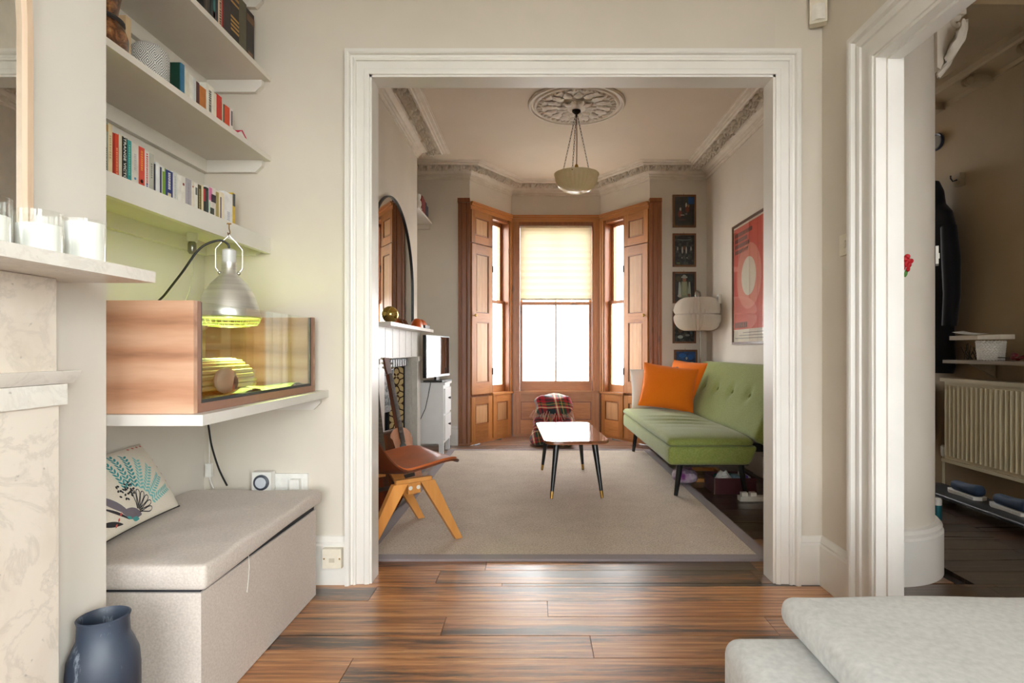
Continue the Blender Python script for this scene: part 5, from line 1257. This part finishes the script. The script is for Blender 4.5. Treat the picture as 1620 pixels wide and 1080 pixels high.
for a in ((1.21, 1.245, 4.50, 4.95), (1.48, 1.515, 4.50, 4.95), (1.2452, 1.4798, 4.50, 4.535), (1.2452, 1.4798, 4.915, 4.95)):
    G().box(a[0]+.06, a[1]+.06, a[2], a[3], .002, .03).build('frame_side', BEE, wf, bevel=.002)
pw = thing('extension_lead', 'white extension block with two plugs on the floor by the right jamb', 'extension lead', (1.56, 3.95, 0))
G().box(1.415, 1.72, 3.925, 3.985, .002, .034).build('block', WHITE, pw, bevel=.005)
for x in (1.45, 1.51): G().box(x-.021, x+.021, 3.935, 3.975, .0345, .060).build('plug', WHITE, pw, bevel=.007)
G().tube([(1.72, 3.955, .018), (1.78, 3.99, .012), (1.82, 4.1, .008), (1.80, 4.3, .06), (1.84, 4.4, .02), (1.84, 4.8, .008)], .004, 6).build('flex', WHITE, pw)

# floor lamp
FLp = thing('floor_lamp', 'chrome floor lamp with a white pleated paper shade behind the sofa', 'lamp', (1.775, 6.12, 0))
G().lathe([(.105, .001), (.105, .012), (.02, .02), (.012, .03)], seg=28, c=(0, 0, 0)).build('base', CHROME, FLp, True)
G().tube([(0, 0, .022), (0, 0, 1.62), (-.004, -.006, 1.655), (-.018, -.02, 1.672), (-.05, -.06, 1.676), (-.07, -.085, 1.668), (-.08, -.098, 1.645), (-.08, -.10, 1.60)], .0085, 10).build('pole', CHROME, FLp, True, ang=60)
shade = G(); npl = 30
def shp(u, v):
    z = .17-.34*u; s = 1-2*u
    r0 = .238*(1-abs(s)**3.2*.36) - (.018*math.exp(-(s/.10)**2)); k = v*npl
    tri = abs((k+(.5 if s < 0 else 0)) % 1-.5)*2
    r = r0*(1.04-.30*tri*(.55+.45*min(1, abs(s)*2.5)))-(0.015 if abs(s) > .97 else 0)
    return (r*cos(2*pi*v), r*sin(2*pi*v), z)
shade.surf(shp, 23, npl*2+1)
t = NT('shade_paper'); t.t.nodes.remove(t.b); d1 = t.n('ShaderNodeBsdfDiffuse'); d1.inputs[0].default_value = lin((238, 231, 221)); d2 = t.n('ShaderNodeBsdfTranslucent'); d2.inputs[0].default_value = lin((236, 224, 206))
mx = t.n('ShaderNodeMixShader'); mx.inputs[0].default_value = .10; t.l(d1.outputs[0], mx.inputs[1]); t.l(d2.outputs[0], mx.inputs[2]); t.l(mx.outputs[0], t.out.inputs[0])
SHD = FLp; me = shade.mesh('shade', t.m, ang=12); link('shade', me, FLp, True, Matrix.Translation((-.085, -.20, 1.42)))
G().tube([(-.08, -.10, 1.60), (-.085, -.20, 1.588), (-.085, -.20, 1.50)], .006, 8).build('shade_holder', CHROME, FLp, True)
G().ball((-.085, -.20, 1.45), .035, .035, .045).build('bulb', flat('bulb_off', (232, 230, 222), .3), FLp, True)
th = thing('wall_thermostat', 'small white thermostat on the right wall beside the pleated lamp', 'thermostat', (1.878, 5.79, 1.565)); G().box(-.022, .0065, -.032, .032, -.045, .045).build('housing', WHITE, th, True, bevel=.005); G().box(-.024, -.0222, -.02, .02, -.005, .025).build('display', flat('display_grey', (170, 174, 170), .3), th, True)

# pictures on the rear wall
FRM = wood('picture_frame_wood', (70, 42, 22), (104, 66, 34), (130, 88, 48), 'z', .4, 14, 0)
def painting(z0, z1, x0, x1, lab, base, shapes):
    p = thing('framed_painting', lab, 'painting', ((x0+x1)/2, 6.2585, z0)); w, h, f = x1-x0, z1-z0, .020
    for a in ((x0, x0+f, z0, z1), (x1-f, x1, z0, z1), (x0+f, x1-f, z0, z0+f), (x0+f, x1-f, z1-f, z1)): G().box(a[0], a[1], 6.236, 6.2583, a[2], a[3]).build('frame_side', FRM, p, bevel=.003)
    cv = G().box(x0+f, x1-f, 6.246, 6.252, z0+f, z1-f).build('canvas', base, p)
    G().tube([((x0+x1)/2, 6.249, z1), ((x0+x1)/2-.008, 6.249, z1+.012), ((x0+x1)/2, 6.249, z1+.02), ((x0+x1)/2+.008, 6.249, z1+.012), ((x0+x1)/2, 6.249, z1)], .0025, 6).build('hanging_ring', BRASS, p)
    for i, (kind, col_, u, v, a, b) in enumerate(shapes):
        cx, cz = x0+f+(w-2*f)*u, z0+f+(h-2*f)*v; y = 6.2457-.0002*(i+1); n = 14; ww, hh = (w-2*f)*a, (h-2*f)*b
        if kind == 'o': poly = [(cx+ww*cos(2*pi*k/n), cz+hh*sin(2*pi*k/n)) for k in range(n)]
        else: poly = [(cx-ww, cz-hh), (cx+ww, cz-hh), (cx+ww*kind, cz+hh), (cx-ww*kind, cz+hh)]
        G().prism(poly, y, y+.0002, 'y').build('painted_shape', flat('paint_%d_%d_%d' % col_, col_, .6), cv)
DK = M('canvas_dark', (30, 32, 34), .5, (52, 50, 46), 12, bump=.1, bscale=60); DB = M('canvas_blue', (22, 36, 58), .5, (34, 76, 130), 14, bump=.1, bscale=60)
DG = M('canvas_speckled', (26, 28, 28), .55, (70, 72, 64), 26, lo=.48, hi=.62)
xx = (1.508, 1.762)
sk_c, pal, wht = (150, 104, 82), (176, 170, 160), (190, 192, 186)
painting(2.393, 2.75, *xx, 'dark painting with a blue top corner, highest of the column', DK, [(1.0, (26, 76, 128), .84, .86, .16, .12), ('o', pal, .30, .56, .05, .07), ('o', (120, 60, 50), .28, .40, .10, .12), ('o', pal, .60, .70, .05, .09), ('o', (110, 58, 46), .66, .56, .10, .11), ('o', sk_c, .72, .68, .04, .05), (1.0, pal, .40, .36, .10, .015), ('o', (110, 110, 120), .6, .40, .06, .03), ('o', (80, 60, 56), .4, .2, .2, .03)])
painting(1.96, 2.325, *xx, 'dark painting with a pale arc and symmetrical figures, second from the top', DG, [('o', (110, 124, 116), .5, .86, .36, .03), ('o', (24, 26, 30), .5, .885, .36, .03), ('o', pal, .40, .50, .04, .12), ('o', pal, .60, .50, .04, .12), ('o', (92, 60, 44), .5, .58, .07, .07), ('o', pal, .16, .55, .03, .07), ('o', pal, .84, .55, .03, .07), ('o', (100, 110, 70), .2, .06, .1, .03), ('o', pal, .38, .24, .03, .02), ('o', pal, .64, .24, .03, .02)])
painting(1.56, 1.905, *xx, 'painting of a person in a pale shirt and hat, third from the top', DK, [('o', (70, 64, 44), .2, .82, .13, .10), ('o', (50, 60, 56), .82, .82, .13, .10), (.55, (130, 136, 110), .5, .42, .26, .30), (.5, (170, 178, 172), .26, .44, .08, .26), (.5, (150, 158, 140), .76, .44, .08, .26), (.7, (150, 156, 124), .5, .46, .12, .24), ('o', sk_c, .5, .78, .10, .08), ('o', (160, 164, 152), .5, .87, .17, .04), ('o', (150, 154, 142), .5, .90, .10, .06), ('o', (180, 170, 160), .25, .2, .1, .05), ('o', (120, 84, 64), .74, .22, .08, .06)])
painting(1.12, 1.475, *xx, 'dark painting partly hidden behind the pleated lamp shade', DG, [('o', (150, 160, 150), .30, .16, .14, .06), ('o', (92, 70, 54), .3, .40, .12, .10), ('o', (110, 116, 110), .66, .22, .12, .04), ('o', (64, 90, 100), .85, .3, .06, .05)])
painting(.70, 1.05, xx[0]+.014, xx[1]+.014, 'bright blue painting, lowest of the column behind the orange cushion', DB, [('o', (34, 92, 160), .35, .86, .2, .08), ('o', (30, 84, 150), .75, .80, .16, .10), ('o', (160, 160, 150), .55, .76, .05, .05), ('o', (40, 70, 60), .2, .66, .14, .06), ('o', (130, 160, 150), .82, .60, .10, .04)])
# poster on the right wall: plain stand-in, red sheet with a pale ring
PO = thing('framed_poster', 'large red poster in a thin brown frame on the right wall', 'poster', (1.8835, 4.99, 1.10))
py0, py1, pz0, pz1 = 4.60, 5.39, 1.10, 2.207
FB = wood('poster_frame', (70, 46, 34), (96, 66, 50), (116, 84, 66), 'z', .35, 14, 0)
for a in ((py0, py0+.02, pz0, pz1), (py1-.02, py1, pz0, pz1), (py0+.02, py1-.02, pz0, pz0+.02), (py0+.02, py1-.02, pz1-.02, pz1)): G().box(1.860, 1.8833, a[0], a[1], a[2], a[3]).build('frame_side', FB, PO, bevel=.002)
sh = G().box(1.872, 1.876, py0+.02, py1-.02, pz0+.02, pz1-.02).build('paper_margin', flat('poster_cream', (226, 214, 196), .6), PO)
RD = flat('poster_red', (206, 66, 44), .6)
def flatx(name, poly, lv, mat): G().prism([(a, b) for a, b in poly], 1.8718-.0003*lv-.0002, 1.8718-.0003*lv, 'x').build(name, mat, sh)
flatx('red_field', [(py0+.032, pz0+.135), (py1-.032, pz0+.135), (py1-.032, pz1-.038), (py0+.032, pz1-.038)], 1, RD)
cy_, cz_ = (py0+py1)/2, pz0+.60
def ell(a, b, n=48): return [(cy_+a*cos(2*pi*k/n), cz_+b*sin(2*pi*k/n)) for k in range(n)]
PK_ = flat('poster_pink', (222, 124, 102), .6)
for lv, (a, m_) in enumerate(((.29, PK_), (.17, MATS['poster_cream']))): flatx('ring', ell(a, a), 2+lv, m_)
r = random.Random(8)
for k in range(4):
    zt_ = pz1-.085-.052*k; yv = py1-.06; ln = [.40, .28, .34, .30][k]; e = yv-ln
    while yv > e:
        wv = r.uniform(.022, .034); flatx('print_block', [(yv-wv, zt_-.036), (yv, zt_-.036), (yv, zt_), (yv-wv, zt_)], 2, flat('poster_ink', (70, 34, 30), .6)); yv -= wv+.008
yv = py1-.06
for k in range(7): flatx('print_block', [(yv-.034, pz0+.15), (yv, pz0+.15), (yv, pz0+.20), (yv-.034, pz0+.20)], 2, MATS['poster_ink']); yv -= .045
for k in range(3): flatx('small_print', [(py0+.06, pz0+.05+.025*k), (py1-.06-.1*k, pz0+.05+.025*k), (py1-.06-.1*k, pz0+.058+.025*k), (py0+.06, pz0+.058+.025*k)], 1, flat('poster_grey', (150, 146, 140), .6))
G().box(1.8635, 1.8655, py0+.02, py1-.02, pz0+.02, pz1-.02).build('glazing', CLEAR, PO)

# pendant lamp
PD = thing('pendant_lamp', 'cream glass bowl pendant on three chains below the ceiling rose', 'lamp', (RX, RY, 2.46))
DKM = flat('dark_bronze', (44, 38, 34), .4, metal=.8)
G().lathe([(.001, .545), (.034, .543), (.036, .530), (.02, .515), (.008, .505), (.008, .49), (.001, .488)], seg=20).build('ceiling_hook', DKM, PD, True)
lkm = None
for deg in (40, 135, 255):
    a = radians(deg); p0 = Vector((.012*cos(a), .012*sin(a), .50)); p1 = Vector((.166*cos(a), .166*sin(a), .018)); n = 20; g = G(); d = (p1-p0)/n
    ax = d.normalized(); s1_ = ax.cross(Vector((0, 0, 1))).normalized(); s2_ = ax.cross(s1_)
    for k in range(n):
        c0 = p0+d*(k+.5); w_ = s1_ if k % 2 else s2_
        g.tube([c0+ax*(d.length*.62*cos(2*pi*q/8))+w_*(.0055*sin(2*pi*q/8)) for q in range(9)], .0016, 4, cap=False)
    g.build('chain', DKM, PD, True, ang=80)
    G().ball((.172*cos(a), .172*sin(a), .010), .009).build('chain_stud', DKM, PD, True)
G().tube([(0, 0, .50), (.004, 0, .30), (0, 0, .085)], .0035, 8).build('flex', flat('flex_brown', (120, 84, 44), .6), PD, True)
G().lathe([(.001, .10), (.010, .10), (.016, .085), (.018, .06), (.024, .055), (.024, .03), (.016, .01), (.001, .01)], seg=18).build('lamp_holder', BRASS, PD, True)
t = NT('milk_glass'); t.set(rough=.25, coat=.5); v = t.coords(); f = t.noise(v, 9, 4, .6, .8); t.col(t.ramp(f, [(.35, (226, 218, 190)), (.65, (244, 238, 220))])); t.b.inputs['Subsurface Weight'].default_value = .25; t.b.inputs['Subsurface Radius'].default_value = (.03, .03, .02); tl_ = t.n('ShaderNodeBsdfTranslucent'); tl_.inputs[0].default_value = lin((244, 236, 206)); mx = t.n('ShaderNodeMixShader'); mx.inputs[0].default_value = .58; t.l(t.b.outputs[0], mx.inputs[1]); t.l(tl_.outputs[0], mx.inputs[2]); t.l(mx.outputs[0], t.out.inputs[0])
def rib(r_, z, a): return r_*(1+.022*cos(30*a)*(1 if z < .0 else .2))
bp = [(.176, .016), (.182, .020), (.183, .012), (.176, .002), (.172, -.02), (.160, -.055), (.138, -.088), (.105, -.113), (.066, -.128), (.03, -.134), (.001, -.135)]
G().lathe(bp+[(.001, -.128), (.06, -.120), (.10, -.105), (.130, -.082), (.152, -.05), (.165, -.018), (.170, .008), (.176, .016)], seg=90, cap=False, fn=rib).build('glass_bowl', t.m, PD, True, ang=50)

# ================================================================ HALL
RADM = M('radiator_paint', (214, 202, 172), .4, (206, 194, 162), 5)
RA = thing('radiator', 'cream ribbed panel radiator on the hall wall', 'radiator', (3.0, 3.6, .24))
G().box(2.985, 3.01, 2.95, 4.15, .26, .82).build('panel', RADM, RA)
rib_ = G().prism([(2.985, -.011), (2.966, -.006), (2.960, 0), (2.966, .006), (2.985, .011)], .285, .795, 'z').mesh('rib', RADM, ang=60)
for k in range(29): link('rib', rib_, RA, False).matrix_basis = wm(RA).inverted() @ Matrix.Translation((-.0002, 2.98+.0405*k, 0))
G().box(2.957, 3.03, 2.94, 4.16, .8202, .845).build('top_grille', RADM, RA, bevel=.006); G().box(2.965, 3.02, 2.945, 4.155, .238, .2598).build('lower_edge', RADM, RA, bevel=.006)
for y in (3.1, 4.0): G().box(3.0305, 3.069, y-.02, y+.02, .35, .75).build('bracket', RADM, RA)
G().tube([(3.0, 4.18, .27), (3.0, 4.18, .02)], .0085, 8).build('pipe', RADM, RA); G().lathe([(.016, -.03), (.02, 0), (.02, .04), (.012, .05)], seg=12, c=(3.0, 4.18, .30)).build('valve', WHITE, RA)
SHW = wood('hall_shelf_wood', (110, 92, 66), (140, 120, 90), (156, 136, 106), 'y', .5, 10, 0)
HS = thing('radiator_shelf', 'narrow wooden shelf above the hall radiator', 'shelf', (2.95, 3.45, .96))
G().box(2.82, 3.068, 2.9, 3.94, .958, .98).build('board', SHW, HS, bevel=.003)
for y in (3.05, 3.8): G().prism([(3.068, .862), (3.068, .9578), (2.90, .9578)], y-.012, y+.012, 'y').build('bracket', SHW, HS)
bk = thing('woven_basket', 'white plaited basket on the hall radiator shelf', 'basket', (2.93, 3.66, .9805))
def wv(u, v): a = 2*pi*v; return ((.064+.010*u+.0035*(1 if (int(u*7.99)+int(v*24)) % 2 else -1))*cos(a), (.064+.010*u+.0035*(1 if (int(u*7.99)+int(v*24)) % 2 else -1))*sin(a), .002+.125*u)
BWH = flat('basket_white', (226, 222, 214), .8)
for k in range(8):
    g = G()
    for j in range(24):
        a = 2*pi*(j+.5*(k % 2))/24; rr_ = .066+.0012*k; g.ball((rr_*cos(a), rr_*sin(a), .010+.0155*k), .006, .014, .0075, 8, 5, mtx=Matrix.Rotation(a, 3, 'Z') @ Matrix.Rotation(.75 if k % 2 else -.75, 3, 'X'))
    tag(g.build('plaited_row', BWH, bk, True, ang=60), kind='stuff')
G().lathe([(.066, .002), (.066, .004), (.060, .12), (.058, .12), (.058, .006), (.001, .006)], seg=24, cap=False).build('liner', flat('basket_inner', (150, 144, 134), .9), bk, True)
lb = thing('flat_box', 'long flat tan box balanced on the white basket', 'box', (2.92, 3.80, 1.1155)); G().box(-.06, .03, -.30, .13, .0, .028).build('body', flat('box_tan', (176, 158, 130), .6), lb, True, bevel=.004); G().box(-.0602, .0302, -.3002, -.12, -.0002, .0284).build('pale_sleeve', flat('box_pale', (206, 196, 176), .6), lb, True)
pp_ = thing('loose_paper', 'sheet of white paper on the flat tan box', 'paper', (2.92, 3.82, 1.1445)); G().sheet(lambda u, v: (-.05+.08*u, -.12+.22*v, .004+.022*v*v+.008*u), 4, 8, .0008).build('sheet', PAP, pp_, True)
fl_ = thing('dried_flowers', 'bunch of dark red dried flowers lying on the radiator shelf', 'flowers', (2.90, 3.33, .9805)); g = G(); r = random.Random(6)
for k in range(26): g.ball((r.uniform(-.035, .035), r.uniform(-.14, .12), .012+r.uniform(0, .03)), .012, .016, .011, 6, 5)
tag(g.build('petals', flat('dried_red', (112, 22, 30), .8), fl_, True, ang=80), kind='stuff'); G().tube([(0, .12, .012), (.01, .2, .02), (.02, .27, .02)], .003, 5).build('stem', flat('stem_brown', (60, 50, 36), .8), fl_, True)
gb_ = thing('green_bottle', 'green glass bottle at the right edge of the radiator shelf', 'bottle', (2.90, 3.03, .9805)); G().lathe([(.034, 0), (.036, .01), (.036, .11), (.03, .14), (.013, .17), (.013, .22), (.015, .222), (.015, .235), (.001, .235)], seg=20).build('glass', M('bottle_green', (36, 96, 46), .1, (28, 80, 38), 4), gb_, True, ang=50); G().box(.0355, .0362, -.018, .018, .03, .09).build('paper_label', flat('bottle_label', (196, 190, 160), .6), gb_, True)
tw = thing('twig_bundle', 'dark twiggy bundle beside the white basket', 'twigs', (2.93, 3.82, .9805)); g = G(); r = random.Random(9)
for k in range(22):
    a = Vector((r.uniform(-.03, .03), r.uniform(-.05, .05), .004)); g.tube([a, a+Vector((r.uniform(-.04, .04), r.uniform(-.03, .05), r.uniform(.05, .11)))], .002, 4)
tag(g.build('twigs', flat('twig_dark', (62, 56, 46), .9), tw, True), kind='stuff')
# coats
BC = fabric('coat_black', (14, 14, 16), (24, 24, 26), weave=200, bump=.3)
def coat(nm, lab, y, x, keys, mat, parts=True):
    o = thing(nm, lab, 'coat', (x, y, 0)); n = 28
    def f(u, v):
        z, wy, wx, oy = spline4(keys, u); a = 2*pi*v; k = 1+.06*sin(5*a+z*3)*(1-u)
        return (wx*cos(a)*k, oy+wy*sin(a)*k, z)
    g = G().surf(f, 34, n+1); bmesh.ops.remove_doubles(g.bm, verts=g.bm.verts, dist=.0005); g.build('coat_body', mat, o, True, ang=70); return o
def spline4(P, u):
    n = len(P)-1; f = u*n; i = min(int(f), n-1); t_ = f-i; t_ = t_*t_*(3-2*t_); return [P[i][k]*(1-t_)+P[i+1][k]*t_ for k in range(4)]
c1 = coat('hanging_coat', 'long black coat hanging on the hall wall', 4.27, 2.975, [(.88, .20, .07, .0), (.93, .22, .085, 0), (1.0, .22, .085, 0), (1.4, .215, .085, 0), (1.7, .22, .08, 0), (1.95, .225, .075, 0), (2.05, .19, .07, 0), (2.12, .11, .06, -.01), (2.22, .10, .06, 0), (2.30, .06, .04, 0), (2.32, .005, .005, 0)], BC)
for s, y_ in ((-1, -.235), (1, .225)):
    G().tube([(-.02, y_*.86, 1.93), (-.03, y_*1.02, 1.7), (-.03, y_*1.05, 1.45), (-.035, y_*.98, 1.22)], [.05, .058, .052, .046], 12).build('sleeve', BC, c1, True, ang=70)
for k in range(5): G().lathe([(.011, 0), (.011, .004), (.001, .005)], seg=10, mtx=Matrix.Rotation(-pi/2, 3, 'Y'), c=(-.092, -.11, .8+.22*k)).build('button', flat('coat_button', (150, 150, 150), .3), c1, True)
hk = thing('coat_hook', 'pale wooden coat hook block on the hall wall', 'hook', (3.06, 4.09, 2.27)); G().box(-.03, .0095, -.028, .028, -.045, .045).build('block', SHW, hk, True, bevel=.004); G().tube([(-.03, 0, 0), (-.06, 0, -.01), (-.075, 0, .01), (-.075, 0, .03)], .005, 8).build('hook', DKM, hk, True)
bgk = thing('rucksack', 'black rucksack hanging under the coat in the hall', 'bag', (2.97, 4.33, .60)); G().rbox((-.0, .13, .0), (.09, .13, .22), .06, 4, (3, 4, 5)).build('body', BC, bgk, True, ang=60); G().tube([(-.05, .08, .2), (-.09, .07, .1), (-.10, .07, -.05), (-.07, .08, -.18)], .014, 8).build('strap', BLACK, bgk, True)
wfx = thing('wall_clock', 'small round dark clock high on the hall wall', 'clock', (3.0685, 4.33, 2.63)); G().lathe([(.06, 0), (.066, .012), (.06, .022), (.05, .018), (.001, .018)], seg=28, mtx=Matrix.Rotation(-pi/2, 3, 'Y')).build('case', flat('clock_navy', (24, 28, 44), .35), wfx, True); G().lathe([(.048, .0185), (.048, .0195), (.001, .0195)], seg=24, mtx=Matrix.Rotation(-pi/2, 3, 'Y')).build('dial', flat('clock_dial', (120, 118, 108), .4), wfx, True)
# floor of the hall
sb = thing('shoe_bench', 'long low black tray on the hall floor under the radiator', 'tray', (2.80, 3.55, 0))
G().rbox((2.84, 3.45, .068), (.13, .72, .012), .011, 3, (3, 10, 1)).build('deck', flat('tray_black', (26, 27, 30), .4), sb)
for y in (2.9, 4.0):
    for x in (2.75, 2.93): G().cyl((x, y, .0005), (x, y, .0565), .02, seg=12).build('foot', BLACK, sb)
for k, (y, lab) in enumerate(((3.78, 'white-soled trainer on the black tray, further from the doorway'), (3.42, 'white-soled trainer on the black tray, nearer the doorway'))):
    s = thing('trainer', lab, 'shoe', (2.86, y, .081), group='trainers on the tray under the radiator')
    so_ = [(-.045, -.12), (.0, -.14), (.045, -.12), (.04, 0), (.048, .10), (.02, .14), (-.02, .14), (-.05, .09), (-.04, 0)]
    G().prism(so_, 0, .022, 'z').build('sole', WHITE, s, True, bevel=.004)
    G().rbox((0, -.01, .052), (.040, .125, .030), .028, 4, (2, 6, 2), lambda p: (p[0]*(1-.25*max(0, p[1]/.125)), p[1], p[2]*(1+.5*max(0, -p[1]/.125)) if p[2] > 0 else p[2])).build('upper', flat('trainer_blue', (46, 62, 86), .8), s, True, ang=60)
tb = thing('patterned_bag', 'black and white patterned bag on the hall floor at the radiator end', 'bag', (2.90, 4.36, .0005))
t = NT('net_print'); v = t.coords((1, 1, 1), rand=False); vo = t.n('ShaderNodeTexVoronoi', feature='DISTANCE_TO_EDGE'); vo.inputs['Scale'].default_value = 38; t.l(v, vo.inputs['Vector']); t.col(t.ramp(vo.outputs['Distance'], [(.06, (196, 190, 170)), (.14, (44, 42, 40))])); t.set(rough=.8)
G().rbox((0, 0, .105), (.09, .10, .10), .05, 4, (3, 4, 3), lambda p: (p[0]*(1-.3*p[2]/.1), p[1]*(1-.3*p[2]/.1), p[2])).build('bag_body', t.m, tb, True, ang=60)
tn = thing('teal_can', 'teal drinks can with a white top on the hall floor', 'can', (2.462, 3.49, .0005)); G().lathe([(.022, 0), (.027, .006), (.027, .10)], seg=22).build('body', flat('can_teal', (40, 112, 124), .3, metal=.4), tn, True, ang=50); G().lathe([(.0272, .1003), (.0272, .135), (.02, .14), (.001, .14)], seg=22).build('lid', WHITE, tn, True)
# little things on the white curved wall
hs = thing('hall_switch', 'white switch seen edge-on at the curve of the hall wall', 'switch', mtx=frame((1.902, 2.697, 1.494), (.574, .819, 0), (0, 0, 1))); G().box(-.042, .042, -.042, .042, -.004, .008).build('plate', WHITE, hs, True, bevel=.002); G().box(-.006, .006, -.012, .012, .0082, .012).build('rocker', WHITE, hs, True)
rs_ = thing('red_rose', 'small red artificial rose with green leaves pinned beside the hall doorway', 'flower', (1.634, 2.522, 1.42))
g = G(); r = random.Random(12)
for k in range(13): a = k*2.4; q = .004*k**.75; g.ball((q*cos(a)*1.3, -.006-.001*(13-k), q*sin(a)*1.3+.012), .012, .006, .012, 7, 5, mtx=Matrix.Rotation(a, 3, 'Y') @ Matrix.Rotation(.5, 3, 'X'))
g.build('bloom', flat('rose_red', (196, 14, 30), .5), rs_, True, ang=80)
for a in (-.5, .3): G().ball((.012*a*2, -.002, -.032), .008, .003, .018, 8, 6, mtx=Matrix.Rotation(a, 3, 'Y')).build('leaf', flat('leaf_green', (70, 130, 40), .5), rs_, True)
G().tube([(0, .0, 0), (.0, .004, -.05), (-.01, .01, -.085)], .0022, 6).build('stem', MATS['leaf_green'], rs_, True)
